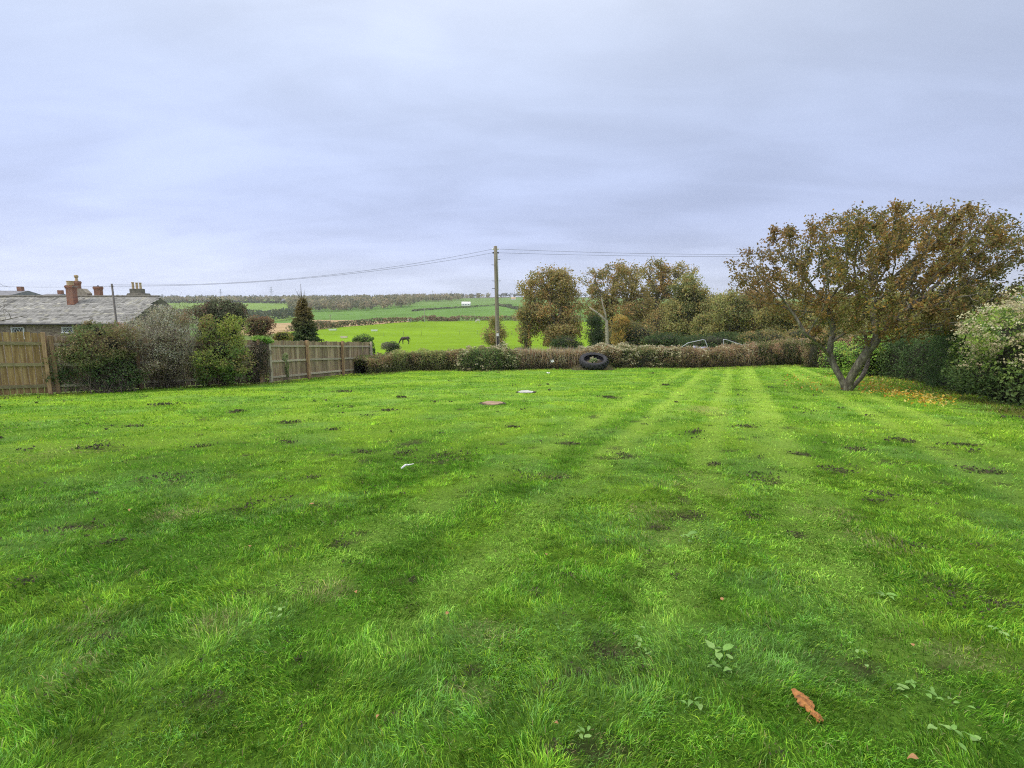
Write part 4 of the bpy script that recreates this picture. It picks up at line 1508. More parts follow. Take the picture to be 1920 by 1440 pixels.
l5 = hline(1270, 1425); hedge('clipped_hedge', 'rusty brown hedge in front of the bent metal frames', l5, htop(l5, TPX, TPY), 1.3, 2050, 0.08,
      [((0.17, 0.12, 0.075), 2.5), ((0.14, 0.105, 0.06), 2), ((0.095, 0.09, 0.04), 1.8), ((0.22, 0.155, 0.10), .8)], seed=35, top_rough=0.28, stems=110, colfun=low_tone((0.07, 0.06, 0.03), -.1, .6, .8),
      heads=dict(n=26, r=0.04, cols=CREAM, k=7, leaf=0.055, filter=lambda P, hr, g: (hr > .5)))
l6 = hline(1420, 1560)
l6 += [np.array([18.6, 33.0, lawn_g(18.6, 33.0)]), np.array([21.5, 32.0, lawn_g(21.5, 32.0)])]
hedge('clipped_hedge', 'higher dark hedge end behind the trunk of the autumn tree', l6, htop(l6[:8], TPX, TPY) + [1.9, 1.9], 1.5, 1850, 0.085,
      [((0.19, 0.13, 0.08), 2), ((0.10, 0.10, 0.04), 2), ((0.05, 0.065, 0.022), 2), ((0.26, 0.17, 0.11), 1)], seed=36, top_rough=0.2, stems=40, colfun=low_tone((0.035, 0.045, 0.017), 0, .75, .85))

# ------------------------------------------------------------------ right-hand boundary
def ground_of(P):
    return lawn_g(P[0], P[1])


r_line = [np.array([18.8, 27.0, 0.]), np.array([17.2, 24.2, 0.]), G(1725, 716), G(1765, 731), G(1800, 742)]
for p in r_line: p[2] = lawn_g(p[0], p[1])
hedge('ivy_hedge', 'dark ivy hedge in shade between the tree and the white bush', r_line, [1.6, 1.75, 2.0, 2.15, 2.2], 1.8, 1950, 0.085,
      [((0.035, 0.055, 0.022), 3), ((0.055, 0.085, 0.030), 2), ((0.08, 0.10, 0.045), 1)], seed=41, top_rough=0.28, back=1.0)
g1 = np.array([17.3, 24.3, 0]); g1[2] = lawn_g(*g1[:2])
bush('leafy_shrub', 'bright green leafy shrub at the far corner behind the tree trunk', 'shrub',
     [(17.0, 24.6, g1[2] + .95, 1.0, .9, .95), (17.8, 25.2, g1[2] + 1.1, .9, .9, 1.0), (16.4, 25.6, g1[2] + .75, .9, .8, .8)], g1, 7000, 0.09,
     [((0.16, 0.25, 0.05), 2), ((0.10, 0.17, 0.04), 2), ((0.24, 0.30, 0.07), 1)], zmin=g1[2], seed=42)
w1 = np.array([13.6, 12.6, 0]); w1[2] = lawn_g(*w1[:2])
zb = w1[2]


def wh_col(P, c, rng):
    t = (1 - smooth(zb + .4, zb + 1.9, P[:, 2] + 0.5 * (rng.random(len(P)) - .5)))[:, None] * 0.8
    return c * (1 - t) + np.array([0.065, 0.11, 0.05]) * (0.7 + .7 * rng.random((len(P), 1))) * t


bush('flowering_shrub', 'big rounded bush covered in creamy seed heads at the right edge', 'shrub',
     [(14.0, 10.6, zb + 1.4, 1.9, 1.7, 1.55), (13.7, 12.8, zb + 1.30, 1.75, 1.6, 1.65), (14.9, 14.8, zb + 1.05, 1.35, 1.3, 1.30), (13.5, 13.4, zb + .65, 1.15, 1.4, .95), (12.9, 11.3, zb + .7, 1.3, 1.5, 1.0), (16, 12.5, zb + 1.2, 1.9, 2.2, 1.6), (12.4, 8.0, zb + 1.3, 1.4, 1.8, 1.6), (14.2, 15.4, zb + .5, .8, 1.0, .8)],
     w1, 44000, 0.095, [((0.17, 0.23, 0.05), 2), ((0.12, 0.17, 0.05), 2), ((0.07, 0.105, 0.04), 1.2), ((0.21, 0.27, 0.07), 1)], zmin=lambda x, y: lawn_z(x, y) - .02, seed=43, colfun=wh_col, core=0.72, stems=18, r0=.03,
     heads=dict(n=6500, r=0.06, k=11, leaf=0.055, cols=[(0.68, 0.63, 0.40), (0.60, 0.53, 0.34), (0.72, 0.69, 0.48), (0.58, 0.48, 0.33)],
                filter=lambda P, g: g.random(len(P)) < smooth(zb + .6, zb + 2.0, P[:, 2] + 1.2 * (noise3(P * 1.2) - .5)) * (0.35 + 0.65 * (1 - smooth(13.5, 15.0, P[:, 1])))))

# ------------------------------------------------------------------ the autumn tree
def build_autumn_tree():
    b = G(1587, 731); d = b[1]
    zg = lawn_g(b[0], b[1])
    base = np.array([b[0], b[1], zg])
    Wp = lambda px, py, dd=0.0: W(px, py, d + dd)
    st = base + np.array([0, 0, -.15])
    paths = [
        ([st, Wp(1580, 715), Wp(1566, 690, .1), Wp(1556, 668, .2), Wp(1557, 645, .2), Wp(1563, 620, .3), Wp(1556, 595, .3), Wp(1545, 565, .2)], None),
        ([Wp(1589, 722, -.1), Wp(1599, 702, -.25), Wp(1611, 682, -.4), Wp(1626, 660, -.5), Wp(1645, 635, -.7), Wp(1668, 610, -.8), Wp(1690, 585, -.9)], st),
        ([Wp(1600, 724, .1), Wp(1617, 706, .35), Wp(1627, 684, .6), Wp(1628, 660, .8), Wp(1622, 630, .9)], st),
        ([Wp(1556, 668, .2), Wp(1540, 650, -.1), Wp(1525, 637, -.3), Wp(1506, 622, -.5)], Wp(1556, 668, .2)),
        ([Wp(1560, 640, .2), Wp(1580, 628, .0), Wp(1603, 612, -.2), Wp(1625, 590, -.3)], Wp(1557, 645, .2)),
        ([Wp(1645, 635, -.7), Wp(1640, 600, -.3), Wp(1625, 560, .2)], Wp(1645, 635, -.7)),
    ]
    s = d / F
    def L(px, py, rpx, rpy, dd, ry):
        p = Wp(px, py, dd); return (p[0], p[1], p[2], rpx * s, ry, rpy * s)
    lumps = [L(1640, 480, 150, 90, 0, 2.6), L(1760, 470, 120, 78, .2, 2.6), L(1520, 520, 110, 85, 0, 2.2), L(1440, 530, 62, 52, 0, 1.6), L(1850, 500, 68, 60, .2, 1.8),
             L(1640, 570, 120, 55, -.6, 2.3), L(1750, 560, 105, 58, -.4, 2.3), L(1560, 440, 90, 42, .3, 1.8), L(1700, 430, 110, 42, 0, 2.0), L(1805, 435, 80, 42, 0, 1.8), L(1420, 500, 38, 25, 0, 1.0),
             L(1500, 580, 55, 40, .4, 1.4), L(1610, 605, 70, 34, -.2, 1.8), L(1705, 608, 75, 34, -.2, 2.0), L(1790, 595, 62, 42, .2, 1.8), L(1840, 560, 55, 40, .2, 1.6), L(1890, 470, 40, 35, 0, 1.2), L(1395, 480, 26, 18, 0, .8), L(1400, 520, 36, 34, 0, 1.1), L(1450, 560, 50, 34, .2, 1.3), L(1440, 470, 40, 26, 0, 1.1), L(1385, 500, 18, 20, 0, .7), L(1470, 440, 28, 22, 0, .8), L(1640, 400, 110, 18, 0, 1.2), L(1780, 405, 80, 20, 0, 1.2)]
    ctr = Wp(1660, 500)

    def colr(P, c, rng):
        # browner to the outer left and top, greener to the right and low inside
        tr = smooth(ctr[0] + 1.0, ctr[0] + 4.5, P[:, 0] + 1.2 * (noise3(P * .8) - .5))[:, None]
        g = np.array([0.13, 0.145, 0.05]) * (0.7 + .6 * rng.random((len(P), 1)))
        c = c * (1 - .6 * tr) + g * .6 * tr
        tl = smooth(-2.0, -5.0, P[:, 0] - ctr[0])[:, None] if False else (1 - smooth(ctr[0] - 4.6, ctr[0] - 2.0, P[:, 0]))[:, None]
        c = c * (1 - .5 * tl) + np.array([0.26, 0.15, 0.09]) * (0.7 + .6 * rng.random((len(P), 1))) * .5 * tl
        return c

    def keep(P, rng):
        # sparser to the left
        f = smooth(ctr[0] - 5.4, ctr[0] - 1.0, P[:, 0])
        low = smooth(ctr[2] - 3.0, ctr[2] - 1.6, P[:, 2])
        return rng.random(len(P)) < (0.62 + 0.38 * f) * (0.35 + .65 * low)
    t = tree('autumn_tree', 'gnarled multi-stemmed tree with rusty brown autumn leaves on the lawn', 'tree', tuple(base), paths, lumps, 4300, 0.17, 56000, 0.096,
             [((0.165, 0.105, 0.036), 2.0), ((0.125, 0.088, 0.036), 2.0), ((0.122, 0.110, 0.036), 4.0), ((0.26, 0.16, 0.036), .9), ((0.08, 0.083, 0.030), 1.8)],
             0.17, 0.009, seed=51, freq=0.9, spread=0.085, thin=0.40, colfun=colr, keep=keep, leaf_rad=0.028, clump=1.0, twig_up=0.05)
    return base


tree_base = build_autumn_tree()

# ------------------------------------------------------------------ shrubs in front of the left fence
def lump_px(px, py, rx, ry, d, rd):
    p = W(px, py, d); s = d / F
    return (p[0], p[1], p[2], rx * s, rd, ry * s)


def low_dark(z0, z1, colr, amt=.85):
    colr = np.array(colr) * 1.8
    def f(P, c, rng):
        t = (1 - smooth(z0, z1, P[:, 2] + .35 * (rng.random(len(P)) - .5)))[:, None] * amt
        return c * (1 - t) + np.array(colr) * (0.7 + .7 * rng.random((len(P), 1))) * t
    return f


b1 = G(180, 737); b1 += np.array([.2, .4, 0]); b1[2] = lawn_g(b1[0], b1[1])
bush('leafy_shrub', 'dark green shrub with brownish top at the left fence', 'shrub',
     [lump_px(180, 690, 66, 44, 16.6, .9), lump_px(165, 650, 48, 32, 16.7, .8), lump_px(205, 650, 48, 42, 16.9, .8), lump_px(135, 705, 36, 30, 16.5, .6), lump_px(228, 690, 34, 42, 16.8, .7), lump_px(185, 622, 34, 22, 16.8, .6)],
     b1, 17000, 0.075, [((0.125, 0.10, 0.05), 2), ((0.11, 0.11, 0.045), 2.4), ((0.08, 0.105, 0.04), 2.2), ((0.16, 0.13, 0.075), .7)], seed=61, zmin=lambda x, y: lawn_z(x, y),
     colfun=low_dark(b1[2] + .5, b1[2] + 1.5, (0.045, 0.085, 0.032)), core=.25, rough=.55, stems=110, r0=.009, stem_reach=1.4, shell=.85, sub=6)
b2 = G(300, 728); b2 += np.array([0, .3, 0]); b2[2] = lawn_g(b2[0], b2[1])
L2 = [lump_px(300, 632, 60, 44, 17.7, .9), lump_px(265, 640, 40, 40, 17.5, .7), lump_px(338, 630, 34, 48, 17.9, .7), lump_px(300, 685, 55, 36, 17.5, .7), lump_px(322, 590, 30, 22, 17.8, .5)]
bush('twiggy_shrub', 'tall grey twiggy shrub with wispy tops against the fence', 'shrub', L2, b2, 15000, 0.06,
     [((0.20, 0.19, 0.14), 2), ((0.28, 0.27, 0.22), 1.6), ((0.15, 0.14, 0.08), 2), ((0.18, 0.12, 0.075), 1)], seed=62, zmin=lambda x, y: lawn_z(x, y), stems=240, r0=.009, core=0, shell=.9, aspect=.3, rough=.4, twig=TWIG, kink=.10,
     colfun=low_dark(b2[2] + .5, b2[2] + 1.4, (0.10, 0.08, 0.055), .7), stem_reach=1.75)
b3 = G(418, 722); b3 += np.array([0, .3, 0]); b3[2] = lawn_g(b3[0], b3[1])
bush('leafy_shrub', 'yellow-green leafy shrub in front of the middle of the fence', 'shrub',
     [lump_px(415, 660, 46, 46, 18.6, .8), lump_px(395, 625, 26, 28, 18.7, .5), lump_px(435, 622, 26, 28, 18.8, .5), lump_px(440, 690, 40, 28, 18.5, .6), lump_px(385, 690, 26, 30, 18.4, .6)],
     b3, 10500, 0.08, [((0.17, 0.19, 0.045), 2), ((0.13, 0.155, 0.045), 2.2), ((0.085, 0.125, 0.038), 1.6), ((0.16, 0.13, 0.06), .9)], seed=63, zmin=lambda x, y: lawn_z(x, y), stems=100, r0=.009, stem_reach=1.4, core=.3, rough=.55, shell=.85, sub=6,
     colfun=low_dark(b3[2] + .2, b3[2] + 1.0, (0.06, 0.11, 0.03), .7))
b4 = G(484, 718); b4[2] = lawn_g(b4[0], b4[1])
bush('dead_climber', 'dead brown climber hanging on the fence left of the grey post', 'climber',
     [lump_px(484, 680, 20, 36, 20.0, .35), lump_px(488, 655, 18, 18, 20.1, .3), lump_px(470, 700, 18, 18, 19.8, .35)], b4, 5200, 0.07,
     [((0.10, 0.08, 0.06), 2), ((0.15, 0.125, 0.095), 1.5), ((0.07, 0.06, 0.045), 2), ((0.15, 0.18, 0.06), .3)], seed=64, zmin=lambda x, y: lawn_z(x, y), stems=40, r0=.008, core=.5, aspect=.3)
b5 = fC + np.array([-.1, -.1, 0]); b5[2] = lawn_g(b5[0], b5[1]) + 1.5
bush('ivy_clump', 'fresh green ivy clump on top of the fence beside the conifer', 'ivy',
     [lump_px(492, 636, 19, 6, 20.3, .25), lump_px(503, 640, 9, 6, 20.4, .2), lump_px(480, 637, 10, 4, 20.2, .2)], b5, 1500, 0.085, [((0.17, 0.27, 0.06), 2), ((0.11, 0.19, 0.04), 1.5), ((0.24, 0.33, 0.10), 1)], seed=65, stems=6, r0=.008, core=.5)
b6 = fD + np.array([.1, .3, 0]); b6[2] = lawn_g(b6[0], b6[1])
bush('ivy_clump', 'dark ivy growing over the fence end post', 'ivy',
     [lump_px(684, 638, 14, 11, 27.9, .3), lump_px(695, 655, 7, 22, 28.1, .25), lump_px(670, 636, 10, 6, 27.6, .25), lump_px(690, 690, 9, 12, 27.6, .25)], b6, 2600, 0.085, [((0.06, 0.10, 0.03), 2), ((0.10, 0.15, 0.045), 1.5), ((0.16, 0.22, 0.07), .6)], seed=66, stems=8, r0=.01, core=.55)
for i, (px, py, d, lab) in enumerate([(533, 690, 20.75, 'thin ivy strand climbing the grey fence left of the first orange post')]):
    p = G(539, 716); p[2] = lawn_g(p[0], p[1])
    bush('ivy_strand', lab, 'ivy', [lump_px(538, 690, 3.5, 18, 20.75, .06), lump_px(535, 670, 5, 8, 20.75, .06)], p, 420, 0.07, [((0.12, 0.15, 0.06), 2), ((0.20, 0.22, 0.12), 1)], seed=67, stems=4, r0=.008, core=0)

# ------------------------------------------------------------------ beyond the fence
def tree_px(name, label, px_base, d, crown, n_attr, D, leaf_n, leaf, colours, r_base, seed, trunk_to=None, fork=3, cat='tree', group=None, base_px_shift=0, **kw):
    """crown: list of (px,py,rx,ry) in photo pixels at depth d"""
    x = W(px_base, 600, d)[0]
    zg = gz(x, d)
    base = np.array([x, d, zg - .1])
    s = d / F
    lumps = []
    rng = np.random.default_rng(seed)
    for (px, py, rx, ry) in crown:
        p = W(px, py, d); lumps.append((p[0], d + rng.normal() * .12 * rx * s, p[2], rx * s, rx * s * .85, ry * s))
    big = lumps
    lumps = [(l[0], l[1], l[2], l[3] * .55, l[4] * .55, l[5] * .55) for l in big] + sublumps(big, 6, rng, out=0.85)
    cz = np.mean([l[2] for l in big]); cx = np.mean([l[0] for l in lumps])
    zlow = min(l[2] - l[5] for l in lumps)
    top = np.array([x * .7 + cx * .3, d, max(zlow + 0.25 * (cz - zlow), zg + .8)])
    if trunk_to is not None: top = W(trunk_to[0], trunk_to[1], d)
    mid = (base + top) / 2 + np.array([rng.normal() * .03, rng.normal() * .05, 0]) * np.linalg.norm(top - base)
    paths = [([base, mid, top], None)]
    for l in big[:fork]:
        e = np.array(l[:3]); m = (top + e) / 2 + rng.normal(size=3) * .08 * np.linalg.norm(e - top)
        paths.append(([top, m, e], top))
    return tree(name, label, cat, tuple(base), paths, lumps, n_attr, D, leaf_n, leaf, colours, r_base, seed=seed, group=group, **kw)


OAK = [((0.205, 0.165, 0.068), 2.6), ((0.165, 0.145, 0.058), 2.4), ((0.24, 0.160, 0.066), 1.2), ((0.11, 0.108, 0.044), 1.5)]
OAKR = [((0.21, 0.15, 0.07), 2.2), ((0.175, 0.14, 0.062), 2), ((0.25, 0.18, 0.075), 1), ((0.135, 0.135, 0.055), 1.4)]
OLIVE = [((0.20, 0.185, 0.07), 2.2), ((0.155, 0.16, 0.06), 2.4), ((0.24, 0.195, 0.075), 1.0), ((0.10, 0.11, 0.044), 1.4)]
tree_px('oak_tree', 'rounded brown oak nearest the pole with leaves down to the field', 1048, 75,
        [(1030, 540, 45, 30), (1060, 548, 30, 36), (1003, 565, 36, 32), (983, 590, 22, 22), (1018, 598, 46, 30), (1066, 600, 26, 38), (1045, 628, 36, 22), (1080, 575, 20, 34), (1000, 618, 26, 16), (1028, 520, 34, 14), (1082, 610, 16, 26), (1050, 525, 26, 18)],
        1100, 0.42, 26000, 0.30, OAK, 0.45, 71, r_tip=0.03, spread=0.42, thin=.28, freq=.35)
tree_px('oak_tree', 'wide oak with thin see-through top and a pale dead limb', 1146, 80,
        [(1150, 523, 52, 28), (1118, 535, 34, 28), (1188, 528, 32, 28), (1150, 565, 54, 34), (1112, 575, 26, 28), (1195, 575, 30, 34), (1150, 612, 44, 28), (1180, 615, 38, 24), (1205, 605, 26, 28)],
        1300, 0.44, 21000, 0.30, OAK, 0.42, 72, r_tip=0.035, spread=0.36, thin=.40, freq=.35, twig_up=.05)
tree_px('oak_tree', 'tallest oak of the row with open airy crown', 1222, 84,
        [(1245, 508, 36, 25), (1218, 520, 28, 28), (1278, 514, 24, 18), (1222, 560, 32, 32), (1255, 550, 30, 28), (1215, 595, 32, 28), (1245, 590, 32, 30)],
        1100, 0.46, 14000, 0.32, OAK, 0.40, 73, r_tip=0.04, spread=0.38, thin=.40, freq=.35, twig_up=.05)
tree_px('oak_tree', 'dense olive brown tree right of the tallest oak', 1290, 72,
        [(1285, 555, 36, 30), (1310, 570, 34, 32), (1265, 585, 32, 34), (1300, 605, 48, 34), (1335, 600, 28, 30), (1255, 625, 34, 22), (1285, 535, 22, 12)],
        1100, 0.40, 30000, 0.28, OLIVE, 0.35, 74, r_tip=0.03, spread=0.42, thin=.24, freq=.4)
tree_px('field_tree', 'lower bushy olive tree between the dense tree and the metal frames', 1360, 64,
        [(1360, 585, 36, 30), (1345, 610, 36, 28), (1385, 605, 36, 32), (1370, 630, 44, 22)], 700, 0.36, 17000, 0.25, OLIVE, 0.28, 75, r_tip=0.025, spread=0.36, thin=.22, freq=.45)
tree_px('field_tree', 'half bare tree showing its twigs left of the autumn tree', 1420, 66,
        [(1400, 562, 34, 18), (1430, 570, 34, 22), (1420, 595, 44, 26), (1435, 620, 42, 24)], 800, 0.36, 11000, 0.25, OAKR, 0.28, 76, r_tip=0.03, spread=0.34, thin=.30, freq=.45)
tree_px('field_tree', 'yellowish olive tree just left of the autumn trunk', 1490, 58,
        [(1490, 580, 40, 28), (1470, 605, 40, 28), (1515, 595, 38, 34), (1500, 625, 48, 22)], 750, 0.33, 18000, 0.23, [((0.18, 0.16, 0.055), 2.2), ((0.145, 0.14, 0.05), 2), ((0.10, 0.11, 0.042), 1.5), ((0.21, 0.165, 0.06), 1)], 0.25, 77, r_tip=0.025, spread=0.34, thin=.22, freq=.5)
tree_px('field_tree', 'brown green tree seen through the stems of the autumn tree', 1570, 52,
        [(1570, 580, 44, 34), (1545, 605, 36, 30), (1600, 600, 46, 34), (1575, 625, 52, 22)], 750, 0.30, 17000, 0.21, OLIVE, 0.24, 78, r_tip=0.022, spread=0.32, thin=.22, freq=.5)
tree_px('field_tree', 'shaded green tree behind the crown of the autumn tree', 1665, 46,
        [(1660, 585, 52, 38), (1700, 595, 46, 34), (1640, 615, 44, 28), (1690, 620, 52, 26)], 750, 0.27, 17000, 0.19, OLIVE, 0.22, 79, r_tip=0.02, spread=0.3, thin=.2, freq=.5)
tree_px('field_tree', 'dark tree behind the ivy hedge on the right', 1790, 40,
        [(1790, 580, 60, 45), (1840, 590, 60, 45), (1750, 600, 50, 36)], 750, 0.26, 17000, 0.18, OLIVE, 0.22, 80, r_tip=0.02, spread=0.3, thin=.2, freq=.5)
tree_px('field_tree', 'leafy tree showing over the creamy bush at the right edge', 1905, 22,
        [(1900, 560, 40, 30), (1950, 560, 50, 40), (1990, 550, 60, 50)], 600, 0.18, 9000, 0.085, [((0.13, 0.17, 0.05), 2), ((0.17, 0.20, 0.06), 1), ((0.09, 0.12, 0.04), 1)], 0.12, 81, r_tip=0.01, spread=0.16, thin=.3, freq=.8)
tree_px('slim_tree', 'small slender brown-green tree right behind the utility pole', 926, 46,
        [(925, 625, 19, 24), (930, 605, 13, 16), (918, 632, 14, 16), (936, 630, 12, 16)], 420, 0.20, 5200, 0.13, [((0.17, 0.15, 0.06), 2), ((0.22, 0.15, 0.08), 1), ((0.11, 0.12, 0.04), 1)], 0.07, 82, r_tip=0.012, spread=0.2, thin=.22, freq=1.0)
tree_px('yew_tree', 'narrow dark evergreen beside the pale trunk below the oaks', 1116, 58,
        [(1116, 640, 19, 24), (1116, 615, 15, 22), (1113, 596, 9, 16)], 420, 0.25, 9000, 0.14, [((0.022, 0.035, 0.016), 3), ((0.035, 0.05, 0.022), 1.5), ((0.055, 0.065, 0.028), .6)], 0.12, 83, r_tip=0.02, spread=0.26, thin=.05, freq=1.0)

# pale bare trunk
def pale_trunk():
    d = 63
    x = W(1140, 600, d)[0]; zg = gz(x, d)
    root = empty('dead_tree', (x, d, zg)); tag(root, 'pale bare trunk with a slanting limb beside the dark evergreen', 'tree')
    m = MB(); m.tube([(x, d, zg - .2), tuple(W(1139, 645, d)), tuple(W(1138, 625, d)), tuple(W(1137, 602, d)), tuple(W(1126, 592, d)), tuple(W(1114, 583, d)), tuple(W(1105, 576, d))], [.26, .23, .21, .19, .15, .12, .06], 8); m.build('trunk', BARK_PALE, root, True)
    m = MB(); m.tube([tuple(W(1137, 602, d)), tuple(W(1135, 588, d)), tuple(W(1130, 572, d)), tuple(W(1128, 558, d))], [.14, .1, .08, .04], 7); m.build('limb', BARK_PALE, root, True)


pale_trunk()


def scrub(label, px, py, rx, ry, d, n, size, colours, seed, cat='shrub', name='field_shrub', core=.6, **kw):
    p = W(px, py, d); zg = gz(p[0], d); s = d / F
    rng = np.random.default_rng(seed)
    lumps = [(p[0], d, p[2], rx * s, rx * s * .8, ry * s)]
    for k in range(3):
        lumps.append((p[0] + rng.uniform(-.6, .6) * rx * s, d + rng.uniform(-.3, .3) * rx * s, p[2] + rng.uniform(-.45, .3) * ry * s, rx * s * .6, rx * s * .5, ry * s * .65))
    lumps.append((p[0], d, (p[2] + zg) / 2, rx * s * .85, rx * s * .7, max(.3, (p[2] - zg) / 2)))
    return bush(name, label, cat, lumps, (p[0], d, zg), n, size, colours, seed=seed, core=core, zmin=zg, **kw)


DKG = [((0.035, 0.055, 0.022), 2.5), ((0.06, 0.08, 0.03), 1.5), ((0.10, 0.10, 0.04), 1)]
MIX = [((0.10, 0.10, 0.045), 2), ((0.16, 0.13, 0.055), 2), ((0.06, 0.075, 0.03), 2), ((0.24, 0.17, 0.07), .8)]
scrub('dark scrub under the wide oak behind the seed head hedge', 1190, 628, 45, 26, 66, 9000, .2, MIX, 91, freq=.5)
scrub('dark green scrub under the dense olive tree', 1255, 640, 50, 18, 60, 7000, .18, DKG, 92, freq=.5)
scrub('orange-tinged sapling scrub in front of the pale trunk', 1160, 605, 18, 14, 64, 2500, .2, [((0.34, 0.20, 0.06), 2), ((0.24, 0.16, 0.05), 2), ((0.15, 0.13, 0.045), 1)], 93, core=0, freq=.7)
scrub('dark green scrub behind the bent metal frames', 1340, 640, 60, 16, 56, 8000, .17, DKG, 94, freq=.5)
scrub('olive scrub at the foot of the half bare tree', 1440, 636, 55, 16, 52, 8000, .16, MIX, 95, freq=.6)
scrub('shaded scrub behind the higher hedge end', 1540, 632, 60, 18, 48, 8000, .15, MIX, 96, freq=.6)
scrub('shaded scrub behind the autumn tree stems', 1640, 632, 60, 22, 42, 8000, .14, MIX, 97, freq=.7)
scrub('dark scrub at the foot of the nearest oak', 1060, 642, 30, 14, 70, 3500, .2, DKG, 98, freq=.6)
scrub('low brown shrub poking over the hedge left of the oak', 975, 655, 12, 5, 40, 900, .1, DKG, 99, freq=.9)
scrub('rounded grey-green shrub behind the hedge below the horse', 733, 650, 18, 10, 34, 2600, .085, [((0.06, 0.085, 0.035), 2), ((0.10, 0.11, 0.06), 1.5), ((0.14, 0.14, 0.09), 1)], 100, freq=1.2)
# behind the fence on the left
scrub('large dark purplish tree behind the yellow-green shrub', 408, 592, 50, 30, 27, 14000, .10, [((0.05, 0.058, 0.034), 2.6), ((0.08, 0.085, 0.05), 1.8), ((0.105, 0.07, 0.05), 1.0), ((0.13, 0.135, 0.08), 1.0)], 101, cat='tree', name='broad_tree', freq=.9, rough=.55, stems=60, r0=.025, sub=7, shell=.7, core=.45, stem_reach=1.35)
scrub('reddish brown shrub behind the fence left of the conifer', 487, 612, 26, 20, 25, 5500, .09, [((0.17, 0.10, 0.06), 2), ((0.11, 0.085, 0.05), 2), ((0.15, 0.15, 0.06), 1), ((0.07, 0.06, 0.035), 1.5)], 102, freq=1.1)
scrub('small yellow-green bush at the foot of the conifer', 530, 630, 18, 10, 26, 2000, .08, [((0.24, 0.24, 0.06), 2), ((0.20, 0.14, 0.05), 1.3), ((0.12, 0.14, 0.04), 1)], 103, freq=1.4)
scrub('wispy grey bush in front of the cottage roof end', 325, 606, 44, 26, 24, 4500, .07, [((0.19, 0.18, 0.13), 2), ((0.25, 0.24, 0.19), 1.2), ((0.14, 0.12, 0.07), 2)], 104, core=0, freq=1.2, aspect=.3, stems=60, r0=.014, shell=.8)
scrub('brown bush behind the fence below the slate roof', 215, 625, 34, 20, 21, 4500, .075, [((0.17, 0.13, 0.075), 2), ((0.13, 0.12, 0.06), 2), ((0.20, 0.11, 0.08), .8)], 105, core=.4, freq=1.2, aspect=.4)


def conifer():
    d = 29.5
    x = W(570, 600, d)[0]; zg = gz(x, d); zt = W(566, 532, d)[2]; ztop = W(566, 576, d)[2]
    zlow = zg + .3
    root = empty('conifer_tree', (x, d, zg)); tag(root, 'dark green conifer with a dead bare top behind the fence', 'tree')
    rng = np.random.default_rng(7)
    V, Fq, o = [], [], 0
    def add(p, r_, sd=5):
        nonlocal o
        v, f = tube_np(p, r_, sd); V.append(v); Fq.append(f + o); o += len(v)
    add([(x, d, zg - .2), (x + .02, d, (zg + ztop) / 2), (x - .05, d, ztop), (x - .08, d, zt)], [.12, .08, .035, .008], 8)
    P, A = [], []
    H_ = ztop + .45 - zlow
    for i in range(460):
        f = rng.random() ** 0.85
        z = zlow + f * H_
        ln = (1.05 * (1 - f) ** 0.8 + 0.13) * (0.7 + .5 * rng.random())
        a = rng.random() * 2 * math.pi
        t = np.linspace(0, 1, 6)
        bx = np.stack([x + np.cos(a) * ln * t, d + np.sin(a) * ln * t, z - .25 * ln * t + .22 * ln * t ** 2], -1)
        add(bx[::2], [.012, .008, .004], 3)
        m = int(90 * ln + 16)
        q = np.interp(rng.random(m) ** .8, t, np.arange(6)); k = q.astype(int).clip(0, 4); fr = (q - k)[:, None]
        pp = bx[k] * (1 - fr) + bx[k + 1] * fr + rng.normal(size=(m, 3)) * np.array([.05, .05, .035])
        P.append(pp); dr = np.array([np.cos(a), np.sin(a), -.15]); A.append(np.repeat(dr[None], m, 0) + rng.normal(size=(m, 3)) * .5)
    for i in range(13):           # bare dead top shoots
        z = ztop - .3 + rng.random() * .9; a = rng.random() * 2 * math.pi; ln = .35 + .5 * rng.random()
        add([(x - .06, d, z), (x - .06 + math.cos(a) * ln * .35, d + math.sin(a) * ln * .35, z + ln * .35), (x - .06 + math.cos(a) * ln * .6, d + math.sin(a) * ln * .6, z + ln)], [.014, .01, .004], 4)
    obj('trunk', mesh_np('trunk', np.concatenate(V), np.concatenate(Fq), BARK, None, True), root)
    P, A = np.concatenate(P), unit(np.concatenate(A))
    c = pal(P, [((0.040, 0.068, 0.028), 2.5), ((0.065, 0.095, 0.036), 2), ((0.095, 0.12, 0.048), 1.3)], 2, .5, rng)
    t = smooth(ztop - 1.6, ztop - .1, P[:, 2] + .5 * (rng.random(len(P)) - .5))[:, None] * .85
    c = c * (1 - t) + np.array([0.30, 0.23, 0.10]) * (.7 + .6 * rng.random((len(P), 1))) * t
    leaves('foliage', P, .12, c, root, rng=rng, aspect=.36, up=.4, axis=A, axis_mix=.75)


conifer()


def bare_tree():
    d = 21.0
    x = W(-150, 600, d)[0]; zg = gz(x, d)
    lumps = [lump_px(-60, 560, 85, 60, d, 1.2), lump_px(20, 598, 40, 16, d, .6), lump_px(-10, 530, 22, 20, d, .5)]
    base = (x, d, zg)
    tree('bare_tree', 'leafless tree reaching twigs in front of the roof at the left edge', 'tree', base,
         [([(x, d, zg - .1), (x + .1, d, zg + 1.2), tuple(W(-130, 600, d))], None), ([tuple(W(-130, 600, d)), tuple(W(-60, 606, d)), tuple(W(0, 602, d)), tuple(W(50, 591, d))], tuple(W(-130, 600, d))),
          ([tuple(W(-130, 600, d)), tuple(W(-90, 560, d)), tuple(W(-40, 530, d))], tuple(W(-130, 600, d)))], lumps, 260, .22, 0, 0, None, .07, .006, seed=111)


bare_tree()

